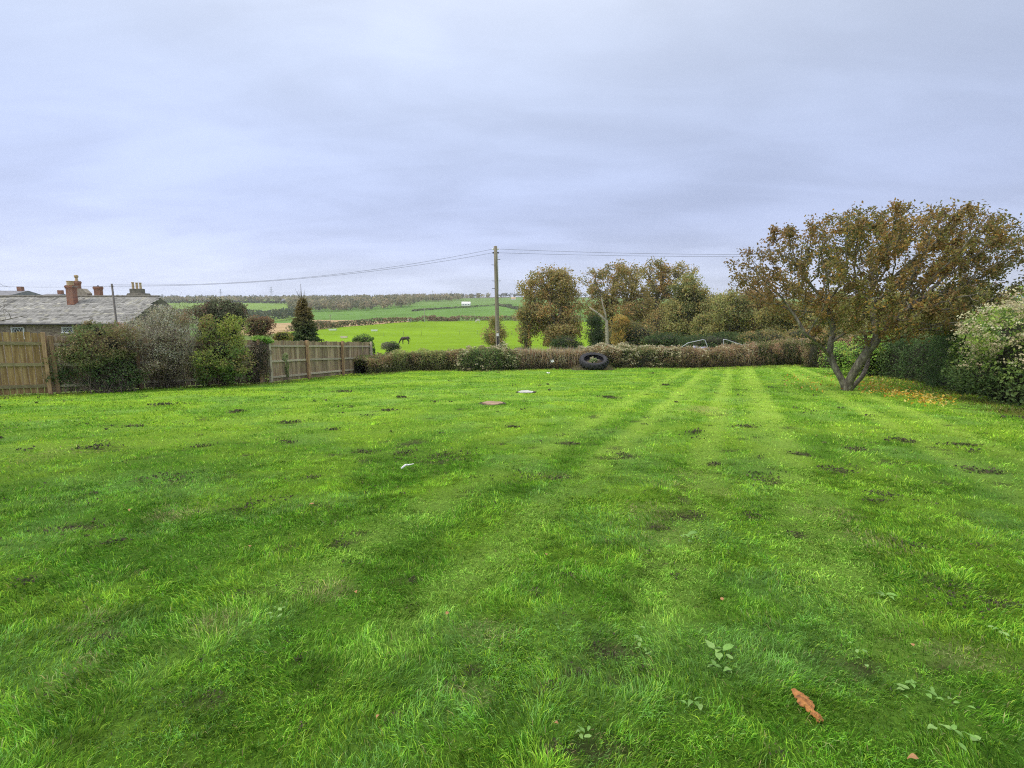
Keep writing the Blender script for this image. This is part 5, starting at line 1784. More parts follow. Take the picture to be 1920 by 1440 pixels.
# ------------------------------------------------------------------ far fields: hedgerows, woods, pylons, poles
def hedgerow(label, pts, h, size, n_per_m, colours, seed, rr=None):
    line = []
    for q in pts:
        p = Rm(q[0], q[1], q[2] if len(q) > 2 else 110)
        line.append(p)
    P0 = np.array(line); L = np.linalg.norm(np.diff(P0[:, :2], axis=0), axis=1); s = np.concatenate([[0], np.cumsum(L)])
    rng = np.random.default_rng(seed)
    n = int(n_per_m * s[-1])
    q = rng.random(n) * s[-1]
    P = np.stack([np.interp(q, s, P0[:, k]) for k in range(3)], -1)
    hh = h * (0.55 + 1.0 * fbm2(q / (h * 3), q * 0 + seed, 3))
    P[:, 0] += rng.normal(size=n) * .5; P[:, 1] += rng.normal(size=n) * .7
    P[:, 2] = H(P[:, 0], P[:, 1]) + hh * rng.random(n) ** .7
    V, Fq, C = leaf_arrays(P, size, pal(P, colours, .12, .4, rng), .8, .3, rng)
    tag(obj('field_hedgerow', mesh_np('field_hedgerow', V, Fq, LEAF, C)), label, 'hedgerow')


HB = [((0.15, 0.11, 0.07), 2), ((0.10, 0.10, 0.045), 2), ((0.21, 0.15, 0.10), 1), ((0.07, 0.075, 0.035), 1)]
hedgerow('brown hedgerow along the far side of the bright horse field', HROW[1:7], 2.2, .7, 34, HB, 121)
hedgerow('long brown hedgerow behind the white horse left of the pole', HROW[6:], 2.6, .7, 34, HB, 122)
hedgerow('dark thin hedge line along the top of the far green field', [(772, 584, 300), (800, 581.5, 300), (830, 579.5, 300), (860, 577.5, 300), (895, 575.5, 300), (930, 573.8, 300), (962, 573, 300)], 1.7, 1.0, 12, [((0.075, 0.08, 0.045), 2), ((0.11, 0.105, 0.06), 1)], 123)
hedgerow('hedge line below the pale left hill field', [(300, 592, 300), (380, 592, 300), (440, 592, 300), (500, 591, 300), (560, 589, 300)], 5.0, 1.6, 14, [((0.05, 0.06, 0.035), 2), ((0.09, 0.09, 0.05), 1)], 124)
hedgerow('hedge line along the top of the pale left hill field', [(270, 568.5, 400), (350, 568.3, 400), (430, 568, 400), (490, 568.5, 400), (560, 569.5, 400)], 4.0, 2.0, 9, [((0.07, 0.07, 0.045), 2), ((0.11, 0.10, 0.06), 1)], 125)
hedgerow('dark hedge climbing the far field right of the pole', [(935, 573.5, 300), (950, 576, 300), (965, 579.5, 300), (985, 583, 300)], 2.2, 1.1, 12, [((0.075, 0.08, 0.045), 2), ((0.11, 0.105, 0.06), 1)], 126)


def far_wood(name, label, rng_seed, n, pxr, dr, hr, colours, size, per, ylim=None):
    rng = np.random.default_rng(rng_seed)
    px = rng.uniform(pxr[0], pxr[1], n * 3); d = rng.uniform(dr[0], dr[1], n * 3)
    if ylim is not None:
        dmin = np.interp(px, ylim[0], ylim[1]); k = d > dmin
        px, d = px[k], d[k]
    px, d = px[:n], d[:n]
    u = (px - 960) / F
    x = u * d; z = H(x, d)
    h = rng.uniform(hr[0], hr[1], len(x)); w = h * rng.uniform(.35, .55, len(x))
    m = len(x)
    i = np.repeat(np.arange(m), per)
    dirs = rand_dirs(len(i), rng); rad = rng.random(len(i)) ** .4
    P = np.stack([x[i], d[i], z[i] + h[i] * .58], -1) + dirs * rad[:, None] * np.stack([w[i], w[i], h[i] * .45], -1)
    base = np.array([c[0] for c in colours])[rng.choice(len(colours), m, p=np.array([c[1] for c in colours]) / sum(c[1] for c in colours))]
    c = base[i] * (.7 + .6 * rng.random((len(i), 1)))
    V, Fq, C = leaf_arrays(P, size, c, .8, .4, rng)
    root = obj(name, mesh_np(name, V, Fq, LEAF, C))
    tag(root, label, 'wood', kind='stuff')


WD = [((0.34, 0.30, 0.18), 2), ((0.25, 0.24, 0.13), 2), ((0.40, 0.32, 0.20), 1.5), ((0.17, 0.18, 0.10), 1.2), ((0.46, 0.40, 0.22), .8)]
far_wood('far_wood', 'grey-brown wood covering the far hillside above the green field', 131, 760, (545, 930), (560, 1050), (8, 12), WD, 2.2, 46,
         ([545, 600, 640, 700, 750, 772, 790, 850, 880, 930], [480, 520, 545, 575, 600, 620, 800, 840, 960, 1040]))
far_wood('skyline_wood', 'dark tree line along the skyline of the far hill', 132, 520, (180, 1700), (1180, 1330), (6, 11), [((0.17, 0.18, 0.14), 2), ((0.25, 0.24, 0.18), 1)], 2.4, 30)
far_wood('far_copse', 'dark copse behind the stubble field left of the conifer', 133, 42, (470, 560), (390, 450), (6, 9), [((0.10, 0.13, 0.07), 2), ((0.17, 0.18, 0.09), 1)], 1.3, 60)
far_wood('hill_wood', 'brown woods on the left hill below the skyline', 134, 300, (250, 560), (900, 1150), (6, 9), WD, 2.4, 34)


def pylon(label, px, py_top, d):
    p = W(px, py_top, d); zg = gz(p[0], d); zt = p[2]; h = zt - zg
    root = empty('pylon', (p[0], d, zg)); tag(root, label, 'pylon', 'pylons on the skyline')
    m = MB()
    x = p[0]; w = h * .12; r_ = .16
    for sx in (-1, 1):
        for sy in (-1, 1):
            m.tube([(x + sx * w, d + sy * w, zg - 1), (x + sx * w * .3, d + sy * w * .3, zg + h * .6), (x, d, zt)], [r_, r_, r_], 4)
    for f in (.15, .3, .45, .6):
        ww = w * (1 - f * 1.15)
        m.tube([(x - ww, d - ww, zg + h * f), (x + ww, d - ww, zg + h * (f + .12))], [r_ * .7] * 2, 4); m.tube([(x + ww, d - ww, zg + h * f), (x - ww, d - ww, zg + h * (f + .12))], [r_ * .7] * 2, 4)
    m.build('lattice', GALV_DARK, root)
    for f, wd in ((.62, .2), (.76, .16), (.9, .12)):
        m = MB(); m.tube([(x - h * wd, d, zg + h * f), (x, d, zg + h * (f + .02)), (x + h * wd, d, zg + h * f)], [r_, r_ * 1.4, r_], 4); m.build('cross_arm', GALV_DARK, root)


GALV_DARK = mat_flat('far_steel_material', (0.30, 0.33, 0.40), 0.6)
pylon('lattice pylon on the far skyline left of the pole', 846, 545, 1250)
pylon('lattice pylon above the left hill left of the conifer top', 508, 537, 1100)
pylon('small lattice pylon far left above the purplish tree', 413, 541, 1200)
pylon('faint lattice pylon above the middle of the far wood', 698, 553, 1350)


def turbine():
    d = 1000; p = W(811, 546, d); zg = gz(p[0], d)
    root = empty('wind_turbine', (p[0], d, zg)); tag(root, 'small white wind turbine on the far wooded hill', 'wind turbine')
    m = MB(); m.tube([(p[0], d, zg - 1), tuple(p)], [.5, .3], 8); m.build('tower', WHITE, root)
    m = MB(); m.box((p[0], d, p[2] + .2), (.8, 2.0, .8)); m.build('nacelle', WHITE, root)
    for a in (100, 220, 340):
        m = MB(); e = (p[0] + 5 * math.cos(R(a)), d - 1.2, p[2] + .2 + 5 * math.sin(R(a))); m.tube([(p[0], d - 1.2, p[2] + .2), e], [.28, .08], 4); m.build('blade', WHITE, root)


turbine()


def field_pole(label, px, py_top, py_bot, d0):
    b = Rm(px, py_bot, d0); t = W(px, py_top, b[1])
    root = empty('field_pole', tuple(b)); tag(root, label, 'pole')
    m = MB(); m.tube([(b[0], b[1], b[2] - .3), tuple(t)], [.17, .13], 8); m.build('pole_shaft', PALEPOLE, root)
    m = MB(); m.tube([(t[0] - .7, t[1], t[2] - .3), (t[0] + .7, t[1], t[2] - .3)], [.06, .06], 5); m.build('cross_arm', PALEPOLE, root)


PALEPOLE = mat_flat('pale_pole_material', (0.34, 0.36, 0.24), 0.8)
field_pole('pale pole rising from the hedgerow into the far green field', 796, 577, 604, 110)
field_pole('thin pale pole by the stubble field right of the conifer', 619, 590, 614, 110)

# ------------------------------------------------------------------ things in the garden
def tyre():
    c = G(1117, 694.5)
    Ro, Ri, th = 0.83, 0.58, 0.42
    tilt = R(22)
    y0 = c[1] + Ro * 0.95
    zc = lawn_g(c[0], y0) + 0.30 + 0.20
    # low earth bank the back of the tyre rests on
    root = empty('tractor_tyre', (c[0], y0, zc)); root.rotation_euler = (tilt, R(1.0), -0.12)
    tag(root, 'big black tractor tyre planter lying tilted against the low hedge', 'tyre')
    prof = [(Ri, -th * .36), (Ri - .01, -th * .30), (Ri + .06, -th * .47), (Ro - .16, -th * .5), (Ro - .05, -th * .42), (Ro - .025, -th * .2), (Ro - .02, 0), (Ro - .025, th * .2), (Ro - .05, th * .42), (Ro - .16, th * .5), (Ri + .06, th * .47), (Ri - .01, th * .30), (Ri, th * .36),
            (Ri + .03, th * .28), (Ro - .10, th * .40), (Ro - .07, 0), (Ro - .10, -th * .40), (Ri + .03, -th * .28)]
    n, k = 44, len(prof)
    V = []
    for i in range(n):
        a = 2 * math.pi * i / n
        for r_, z in prof: V.append((r_ * math.cos(a), r_ * math.sin(a), z))
    Fq = [(i * k + j, ((i + 1) % n) * k + j, ((i + 1) % n) * k + (j + 1) % k, i * k + (j + 1) % k) for i in range(n) for j in range(k)]
    m = MB(); m.add(V, Fq); m.build('casing', RUBBER, root, smooth=True, local=True)
    lug = MB()
    pts = []
    for (z, da, r0, r1) in ((-th * .47, -.16, Ro - .10, Ro - .02), (-th * .2, -.04, Ro - .03, Ro + .035), (0.03, .10, Ro - .03, Ro + .035)):
        for w in (-.035, .035):
            for rr in (r0, r1):
                a = da + w / Ro
                pts.append((rr * math.cos(a), rr * math.sin(a), z))
    fs = []
    for b in (0, 4):
        fs += [(b, b + 1, b + 5, b + 4), (b + 3, b + 2, b + 6, b + 7), (b + 1, b + 3, b + 7, b + 5), (b + 2, b, b + 4, b + 6)]
    fs += [(0, 2, 3, 1), (8, 9, 11, 10)]
    lug.add(pts, fs); lm = lug.mesh('tread_lug', RUBBER)
    lug2 = MB(); lug2.add([(x, y, -z) for x, y, z in pts], [f[::-1] for f in fs]); lm2 = lug2.mesh('tread_lug', RUBBER)
    nl = 21
    for i in range(nl):
        for mesh_, off in ((lm, 0), (lm2, .5)):
            o = obj('tread_lug', mesh_, root, local=True); o.rotation_euler = (0, 0, 2 * math.pi * (i + off) / nl)
    m = MB()
    rr = [(0.02, .02), (.25, .0), (Ri + .04, -.05)]
    m.lathe([(Ri + .05, -.3), (Ri + .04, -.14), (.28, -.10), (.03, -.08)], (0, 0, 0), 18); m.build('soil', SOIL, root, local=True)
    # bank of earth under the back
    mb = empty('earth_bank', (c[0], y0 + .3, lawn_g(c[0], y0))); tag(mb, 'low brown earth bank under the back of the tyre', 'bank')
    nx, ny = 17, 9
    V = []
    for j in range(ny):
        for i in range(nx):
            u, v = i / (nx - 1) * 2 - 1, j / (ny - 1) * 2 - 1
            x, y = c[0] + u * 1.3, y0 + .25 + v * 1.05
            h = .52 * max(0, 1 - u * u) ** .6 * smooth(-1, .5, v) * (1 if v < .5 else 1)
            V.append((x, y, lawn_g(x, y) - .03 + float(h) * .62 + .05 * random.random() * float(h)))
    Fq = [(j * nx + i, j * nx + i + 1, (j + 1) * nx + i + 1, (j + 1) * nx + i) for j in range(ny - 1) for i in range(nx - 1)]
    m = MB(); m.add(V, Fq); m.build('earth', SOIL, mb, smooth=True)
    rng = np.random.default_rng(3)
    P = np.stack([c[0] + rng.uniform(-1.2, 1.2, 1500), y0 + .25 + rng.uniform(-.9, .9, 1500)], -1)
    k_ = np.hypot(P[:, 0] - c[0], P[:, 1] - y0) > .62
    P = P[k_]
    P3 = np.column_stack([P, lawn_z(P[:, 0], P[:, 1]) + .05 + .2 * rng.random(len(P)) * smooth(-.9, .4, P[:, 1] - y0 - .25)])
    leaves('dry_grass', P3, .16, pal(P3, [((.15, .12, .06), 2), ((.10, .11, .04), 2)], 2, .6, rng), mb, rng=rng, aspect=.08, axis=np.array([[0, 0, 1.0]] * len(P3)), axis_mix=.7)
    # planting
    pc = world_matrix(root) @ Vector((0, -.02, .05))
    bush('tyre_plant', 'cream seed headed plant growing inside the tractor tyre', 'plant', [(pc[0], pc[1] - .05, pc[2] + .02, .20, .15, .12), (pc[0] - .12, pc[1] - .1, pc[2] - .02, .18, .14, .08)],
         tuple(pc), 700, .07, [((.08, .16, .04), 2), ((.14, .18, .06), 1)], seed=141, stems=10, r0=.008, core=.5, sub=0, heads=dict(n=32, r=.035, k=8, leaf=.05, cols=CREAM))


tyre()


def broken_slab(label, px, py, w, dp, mat, seed):
    rng = random.Random(seed)
    p = G(px, py); z = lawn_g(p[0], p[1]) + .028
    root = empty('stone_slab', (p[0], p[1], z)); tag(root, label, 'slab')
    m = MB(); n = 14; top, bot = [], []
    for i in range(n):
        a = 2 * math.pi * i / n; r_ = 1 + rng.uniform(-.2, .16)
        top.append((math.cos(a) * w * r_, math.sin(a) * dp * r_, .012 * rng.random())); bot.append((math.cos(a) * w * r_ * 1.04, math.sin(a) * dp * r_ * 1.04, -.10))
    m.add(top + bot, [tuple(range(n))] + [(i + n, (i + 1) % n + n, (i + 1) % n, i) for i in range(n)]); o = m.build('slab', mat, root, local=True)
    o.rotation_euler = (R(4), 0, rng.uniform(-.3, .3))
    s_ = MB(); top = [(math.cos(2 * math.pi * i / 18) * w * 1.35 * rng.uniform(.9, 1.1), dp * .3 + math.sin(2 * math.pi * i / 18) * dp * 1.5 * rng.uniform(.9, 1.1), -.03 + .02 * rng.random()) for i in range(18)]
    s_.add(top, [tuple(range(18))]); s_.build('soil_rim', SOIL, root, local=True)


SLABW = mat_noise('pale_slab_material', (.38, .38, .34), (.62, .62, .57), 6.0, .9)
SLABR = mat_noise('terracotta_slab_material', (.26, .17, .11), (.42, .29, .20), 6.0, .9)
broken_slab('pale white broken slab showing through the lawn before the hedge', 986, 736, .26, .16, SLABW, 4)
broken_slab('terracotta broken slab showing through the lawn left of the pale slab', 923, 757.5, .27, .17, SLABR, 5)


def leaf_shape(w=0.4, segs=6, curl=0.12, wave=0.0):
    """a broad leaf of length 1 along +x, lying at z=0"""
    V, Fq = [], []
    for i in range(segs + 1):
        t = i / segs
        ww = w * math.sin(math.pi * min(1, max(0.02, t) ** .75)) * .5 + .01
        z = curl * math.sin(t * math.pi) - curl * .6 * t * t
        for s_ in (-1, 0, 1):
            V.append((t, s_ * ww, z + (0.10 * w * abs(s_)) + wave * math.sin(t * 9 + s_) * .05))
    for i in range(segs):
        for k in (0, 1):
            a = i * 3 + k; Fq.append((a, a + 3, a + 4, a + 1))
    return V, Fq


def leaf_mesh(name, mat, **kw):
    V, Fq = leaf_shape(**kw); m = MB(); m.add(V, Fq); return m.mesh(name, mat, True)


WEED = mat_noise('weed_leaf_material', (.10, .23, .03), (.17, .33, .055), 7.0, .55, bump=.1, rand=.2)
WEED_PALE = mat_noise('pale_weed_leaf_material', (.14, .27, .05), (.22, .36, .09), 7.0, .55, bump=.1, rand=.2)
weed_meshes = [leaf_mesh('leaf', WEED, w=.42, wave=1), leaf_mesh('leaf', WEED, w=.36, wave=.6, curl=.2), leaf_mesh('leaf', WEED_PALE, w=.48, wave=1, curl=.08)]


def weed(label, px, py, n, size, seed, spread=.02):
    rng = random.Random(seed)
    p = G(px, py); z = lawn_g(p[0], p[1])
    root = empty('broadleaf_weed', (p[0], p[1], z)); tag(root, label, 'weed', 'broad-leaved weeds in the lawn')
    for i in range(n):
        o = obj('leaf', weed_meshes[rng.randrange(3)], root, local=True)
        a = 2 * math.pi * i / n + rng.uniform(-.4, .4); s_ = size * rng.uniform(.4, .85)
        o.location = (rng.gauss(0, spread), rng.gauss(0, spread), 0.012 + rng.uniform(0, .022)); o.rotation_euler = (rng.gauss(0, .25), -rng.uniform(-.05, .28), a); o.scale = (s_, s_, s_)


for i, w_ in enumerate([
    ('pale dock weed left of the orange bark, upper one', 1345, 1228, 6, .10, .02), ('dock weed just below the upper pale dock weed', 1352, 1262, 5, .085, .02),
    ('small dock weed left of the orange bark, level with it', 1302, 1332, 5, .085, .02), ('upright forked weed far right of the mown stripe centre', 1660, 1122, 5, .095, .01),
    ('weed with two long pale leaves beside the mown stripes', 1290, 1010, 5, .13, .03), ('weed rosette at the right edge above the bottom corner', 1768, 1318, 7, .07, .03),
    ('yellow-green weed low at the right of the orange bark', 1700, 1290, 6, .06, .03), ('weed rosette at the bottom right corner of the lawn', 1790, 1385, 7, .075, .03),
    ('broad weed patch just left of the pale dock weed', 1212, 1216, 8, .055, .06), ('lowest weed near the bottom centre of the lawn', 1100, 1388, 5, .07, .03),
    ('tiny weed above the straw patch in the centre foreground', 1050, 1180, 5, .04, .02), ('weed rosette halfway up the right edge', 1880, 1195, 6, .06, .03),
    ('weed left of the lowest right rosette', 1615, 1232, 6, .045, .05), ('pale weed in the left foreground near the straw patch', 520, 1158, 6, .05, .03)]):
    weed(w_[0], w_[1], w_[2], w_[3], w_[4], 200 + i, w_[5])

ORANGE = mat_noise('orange_bark_material', (.10, .045, .02), (.52, .24, .07), 40.0, .9, c3=(.40, .17, .05), bump=.8)


def bark_piece():
    p = G(1512, 1326); z = lawn_g(p[0], p[1])
    root = empty('bark_piece', (p[0], p[1], z + .024), 0); root.rotation_euler = (R(-6), R(4), 0)
    a_ = G(1488, 1300); b_ = G(1538, 1352)
    L = float(np.hypot(*(a_ - b_)[:2])); ang = math.atan2((b_ - a_)[1], (b_ - a_)[0])
    root.rotation_euler = (R(-5), R(3), ang)
    tag(root, 'ragged orange piece of bark lying on the grass at lower right', 'bark')
    rng = random.Random(9)
    for part, (x0, x1, w0) in (('large_flake', (-.5, .22, .34)), ('small_flake', (.22, .54, .20))):
        m = MB(); n = 12; V = []
        for i in range(n + 1):
            t = i / n; w = w0 * (math.sin(math.pi * (.08 + .86 * t)) ** .6) * rng.uniform(.62, 1.2)
            for k in range(5):
                v = k / 4 * 2 - 1
                V.append(((x0 + (x1 - x0) * t) * L + rng.gauss(0, .002), v * w * L * .6 + rng.gauss(0, .0025), .009 * (1 - v * v) + rng.uniform(-.003, .004) - .01 * abs(2 * t - 1)))
        nv = len(V); V += [(x, y, zz - .004) for x, y, zz in V]
        Fq = []
        for i in range(n):
            for k in range(4):
                a = i * 5 + k; Fq += [(a, a + 5, a + 6, a + 1), (a + nv, a + 1 + nv, a + 6 + nv, a + 5 + nv)]
        for i in range(n): Fq += [(i * 5, i * 5 + nv, i * 5 + 5 + nv, i * 5 + 5), (i * 5 + 4, i * 5 + 9, i * 5 + 9 + nv, i * 5 + 4 + nv)]
        m.add(V, Fq); m.build(part, ORANGE, root, local=True)


bark_piece()
LEAFO = mat_noise('dry_leaf_material', (.26, .12, .045), (.46, .25, .11), 20.0, .8, bump=.2)
dry = leaf_mesh('fallen_leaf', LEAFO, w=.75, curl=.25, wave=1)
for i, (px, py, sz, lab) in enumerate([(836, 1160, .05, 'curled tan leaf on the grass left of the straw patch'), (1047, 1367, .035, 'small orange leaf at the bottom centre of the lawn'), (711, 1352, .035, 'small pinkish leaf low left of centre'),
    (1711, 1221, .04, 'round tan leaf on the grass near the right edge'), (248, 961, .09, 'dry leaf on the lawn toward the left fence'), (470, 1032, .06, 'dry leaf on the left middle of the lawn'), (668, 1116, .045, 'tan leaf left of the curled tan leaf'),
    (1024, 1044, .05, 'dry leaf in the middle of the lawn'), (580, 955, .09, 'pale brown scrap of leaf below the bark spot at left centre'), (1355, 1131, .05, 'dry curled leaf beside the pale mown stripe'), (1722, 1436, .07, 'tan leaf at the very bottom right edge')]):
    p = G(px, py); o = obj('fallen_leaf', dry); o.location = (p[0], p[1], lawn_g(p[0], p[1]) + .030); sz *= .55; o.scale = (sz, sz, sz); o.rotation_euler = (random.uniform(-.3, .3), random.uniform(-.4, .2), random.uniform(0, 6.28))
    tag(o, lab, 'leaf', 'single leaves dropped on the lawn')

# white stick
def stick():
    a, b = G(753, 886), G(768, 880)
    root = empty('white_stick', (a[0], a[1], lawn_g(a[0], a[1]) + .05)); tag(root, 'short white stick lying on the lawn left of centre', 'stick')
    m = MB(); m.tube([(a[0], a[1], lawn_g(a[0], a[1]) + .05), ((a[0] + b[0]) / 2, (a[1] + b[1]) / 2, lawn_g(a[0], a[1]) + .065), (b[0], b[1], lawn_g(b[0], b[1]) + .055)], [.011, .014, .010], 7); m.build('shaft', WHITE, root)
    m = MB(); m.tube([((a[0] + b[0]) / 2 + .03, (a[1] + b[1]) / 2, lawn_g(a[0], a[1]) + .065), ((a[0] + b[0]) / 2 + .10, (a[1] + b[1]) / 2 + .02, lawn_g(a[0], a[1]) + .075)], [.008, .005], 6); m.build('side_twig', WHITE, root)


stick()


def scrap(name, label, p, size, mat, seed, cat='litter'):
    rng = random.Random(seed)
    m = MB(); n = 6; V = []
    for j in range(n):
        for i in range(n):
            V.append(((i / (n - 1) - .5) * size + rng.gauss(0, size * .06), (j / (n - 1) - .5) * size * .7 + rng.gauss(0, size * .06), abs(rng.gauss(0, size * .16))))
    m.add(V, [(j * n + i, j * n + i + 1, (j + 1) * n + i + 1, (j + 1) * n + i) for j in range(n - 1) for i in range(n - 1)])
    o = m.build(name, mat); o.location = tuple(p); tag(o, label, cat)
    return o


p = G(1028, 702); scrap('white_scrap', 'small white scrap lying on the lawn in front of the brown hedge', (p[0], p[1], lawn_g(p[0], p[1]) + .06), .16, WHITE, 3)
p = G(1035, 692); o = scrap('plastic_bag', 'crumpled white plastic caught in the front of the brown hedge', (p[0], p[1] - .05, W(1035, 677, p[1])[2]), .24, WHITE, 4); o.rotation_euler = (R(75), 0, .4)

# fallen leaves under the tree
def fallen():
    rng = np.random.default_rng(77)
    n = 520
    t = rng.random(n) ** .7
    px = 1605 + t * 165 + rng.normal(0, 16, n); py = 722 + t * 34 + rng.normal(0, 5.5, n)
    n2 = 240
    px = np.concatenate([px, rng.uniform(1470, 1720, n2)]); py = np.concatenate([py, 716 + rng.normal(0, 9, n2)])
    P = np.array([G(a, b) for a, b in zip(px, np.maximum(py, 694))])
    k = inside(GARDEN, P[:, 0], P[:, 1]); P = P[k]
    P[:, 2] = lawn_z(P[:, 0], P[:, 1]) + .05 + .02 * rng.random(len(P))
    c = np.array([(.74, .46, .06), (.80, .58, .10), (.62, .32, .06), (.82, .68, .22)])[rng.integers(4, size=len(P))] * (.7 + .5 * rng.random((len(P), 1)))
    V, Fq, C = leaf_arrays(P, .085, c, .7, 2.5, rng)
    tag(obj('fallen_leaves', mesh_np('fallen_leaves', V, Fq, LEAF, C)), 'orange and yellow leaves fallen on the grass under the autumn tree', 'leaves', kind='stuff')


fallen()

# dark crumbs of earth and dead thatch in the worn spots
def crumbs():
    rng = np.random.default_rng(78)
    P = []
    for q, r_ in _sp:
        m = int(20 + 200 * r_)
        th = rng.uniform(-.9, .9); d = (rng.normal(size=(m, 2)) * r_ * np.array([rng.uniform(.25, .75), rng.uniform(.2, .5)])) @ np.array([[math.cos(th), math.sin(th)], [-math.sin(th), math.cos(th)]])
        d += rng.normal(size=2) * r_ * .3
        P.append(np.column_stack([q[0] + d[:, 0], q[1] + d[:, 1]]))
    for k in range(150):        # odd clods everywhere
        r_ = 2.2 * (14 ** rng.random()); a = rng.uniform(-.85, .85)
        c = np.array([r_ * math.sin(a), r_ * math.cos(a)]); m = rng.integers(4, 14)
        P.append(c + rng.normal(size=(m, 2)) * rng.uniform(.02, .09))
    P = np.concatenate(P); P = P[inside(GARDEN, P[:, 0], P[:, 1])]
    rr = np.hypot(P[:, 0], P[:, 1])
    z = lawn_z(P[:, 0], P[:, 1]) + rng.uniform(-.005, .022, len(P)) + .012 * smooth(6, 14, rr)
    P = np.column_stack([P, z])
    c = np.array([(.09, .08, .055), (.13, .115, .07), (.15, .16, .06), (.08, .10, .045)])[rng.integers(4, size=len(P))] * (.6 + .8 * rng.random((len(P), 1)))
    sz = np.clip(.006 + .0036 * rr, .012, .06)
    V, Fq, C = leaf_arrays(P, sz, c, .6, .5, rng)
    tag(obj('earth_crumbs', mesh_np('earth_crumbs', V, Fq, LEAF, C)), 'dark crumbs of earth and dead thatch scattered in the lawn', 'earth', kind='stuff')


crumbs()

# ------------------------------------------------------------------ behind the hedge
def metal_frame(label, pts, d):
    g0 = W(pts[0][0], pts[0][1], d); ge = W(pts[-1][0], pts[-1][1], d)
    root = empty('metal_frame', (g0[0], d, gz(g0[0], d))); tag(root, label, 'frame')
    P = [np.array([g0[0], d, gz(g0[0], d) - .1])] + [W(a, b, d) for a, b in pts] + [np.array([ge[0], d, gz(ge[0], d) - .1])]
    Q = []
    for a, b in zip(P[:-1], P[1:]):
        Q += [a + (b - a) * t for t in (0, .08, .5, .92)]
    Q.append(P[-1])
    m = MB(); m.tube(Q, [.030] * len(Q), 8); m.build('tube', GALVW, root, True)
    m = MB(); a = P[1] * .3 + P[0] * .7; b = P[-1] * .7 + P[-2] * .3; m.tube([a, b], [.03, .03], 6); m.build('cross_bar', GALVW, root, True)


GALVW = mat_flat('pale_tube_material', (.42, .43, .48), .45)
metal_frame('left bent metal tube frame showing over the rusty hedge', [(1276, 652), (1290, 643), (1318, 637), (1322, 638), (1328, 654)], 39)
metal_frame('right bent metal tube frame showing over the rusty hedge', [(1358, 652), (1356, 637), (1360, 636.5), (1392, 647), (1405, 654)], 40)
p = W(1316, 654, 38.5); scrapo = scrap('grey_sheet', 'crumpled lilac grey sheet behind the hedge below the left frame', (p[0], 38.5, gz(p[0], 38.5) + .9), 1.3, mat_flat('lilac_sheet_material', (.42, .40, .50), .6), 8, 'sheet')
scrapo.rotation_euler = (R(50), 0, 0)


# horses
def horse(label, px, py, d0, coat, mane, face=-1, scale=1.0, two=None):
    b = Rm(px, py, d0)
    root = empty('horse', tuple(b), 0); tag(root, label, 'horse')
    root.scale = (-scale * face, scale, scale)
    m = MB()
    m.tube([(.86, 0, 1.16), (.78, 0, 1.22), (.55, 0, 1.24), (.15, 0, 1.17), (-.3, 0, 1.17), (-.58, 0, 1.20), (-.70, 0, 1.18)], [.10, .25, .33, .31, .34, .26, .12], 12)
    m.tube([(-.45, 0, 1.28), (-.72, 0, 1.12), (-.95, 0, .84), (-1.12, 0, .58), (-1.17, 0, .52)], [.27, .22, .16, .13, .10], 10)
    m.tube([(-1.10, 0, .66), (-1.16, 0, .50), (-1.24, 0, .28), (-1.29, 0, .10), (-1.30, 0, .05)], [.08, .14, .10, .08, .05], 10)
    for s_ in (-1, 1):
        m.tube([(-.46, s_ * .15, 1.10), (-.48, s_ * .16, .78), (-.50, s_ * .16, .50), (-.48, s_ * .16, .16), (-.50, s_ * .16, 0)], [.17, .12, .075, .055, .075], 8)
        m.tube([(.58, s_ * .16, 1.12), (.52, s_ * .17, .82), (.74, s_ * .17, .50), (.70, s_ * .17, .16), (.67, s_ * .17, 0)], [.24, .16, .075, .058, .078], 8)
        m.tube([(-1.12, s_ * .06, .62), (-1.08, s_ * .09, .76)], [.05, .02], 5)
    o = m.build('body', coat, root, True, local=True)
    md = o.modifiers.new('Remesh', 'REMESH'); md.mode = 'VOXEL'; md.voxel_size = 0.035; md.use_smooth_shade = True
    m = MB(); m.tube([(.82, 0, 1.30), (.93, 0, 1.20), (.98, 0, .95), (.96, 0, .5)], [.05, .07, .08, .02], 7); m.build('tail', mane, root, True, local=True)
    m = MB(); m.tube([(-.55, 0, 1.48), (-.82, 0, 1.22), (-1.05, 0, .92), (-1.16, 0, .66)], [.03, .07, .07, .03], 6); m.build('mane', mane, root, True, local=True)


BAY = mat_noise('dark_coat_material', (.018, .014, .016), (.06, .035, .025), 1.6, .6, bump=0)
BLK = mat_flat('black_hair_material', (.012, .011, .013), .6)
GREYC = mat_noise('pale_coat_material', (.45, .40, .33), (.72, .69, .62), 1.5, .7, bump=0)
PIE = mat_noise('piebald_coat_material', (.02, .02, .02), (.75, .72, .68), .9, .7, bump=0, detail=0)
horse('dark brown horse grazing in the bright green field', 760, 645, 60, BAY, BLK, -1, 1.0)
horse('pale grey horse by the hedgerow left of the pole', 896, 605.5, 110, GREYC, WHITE, -1, 1.0)
horse('black and white horse by the hedgerow beside the pale pole', 768, 604.8, 110, PIE, BLK, 1, 1.0)


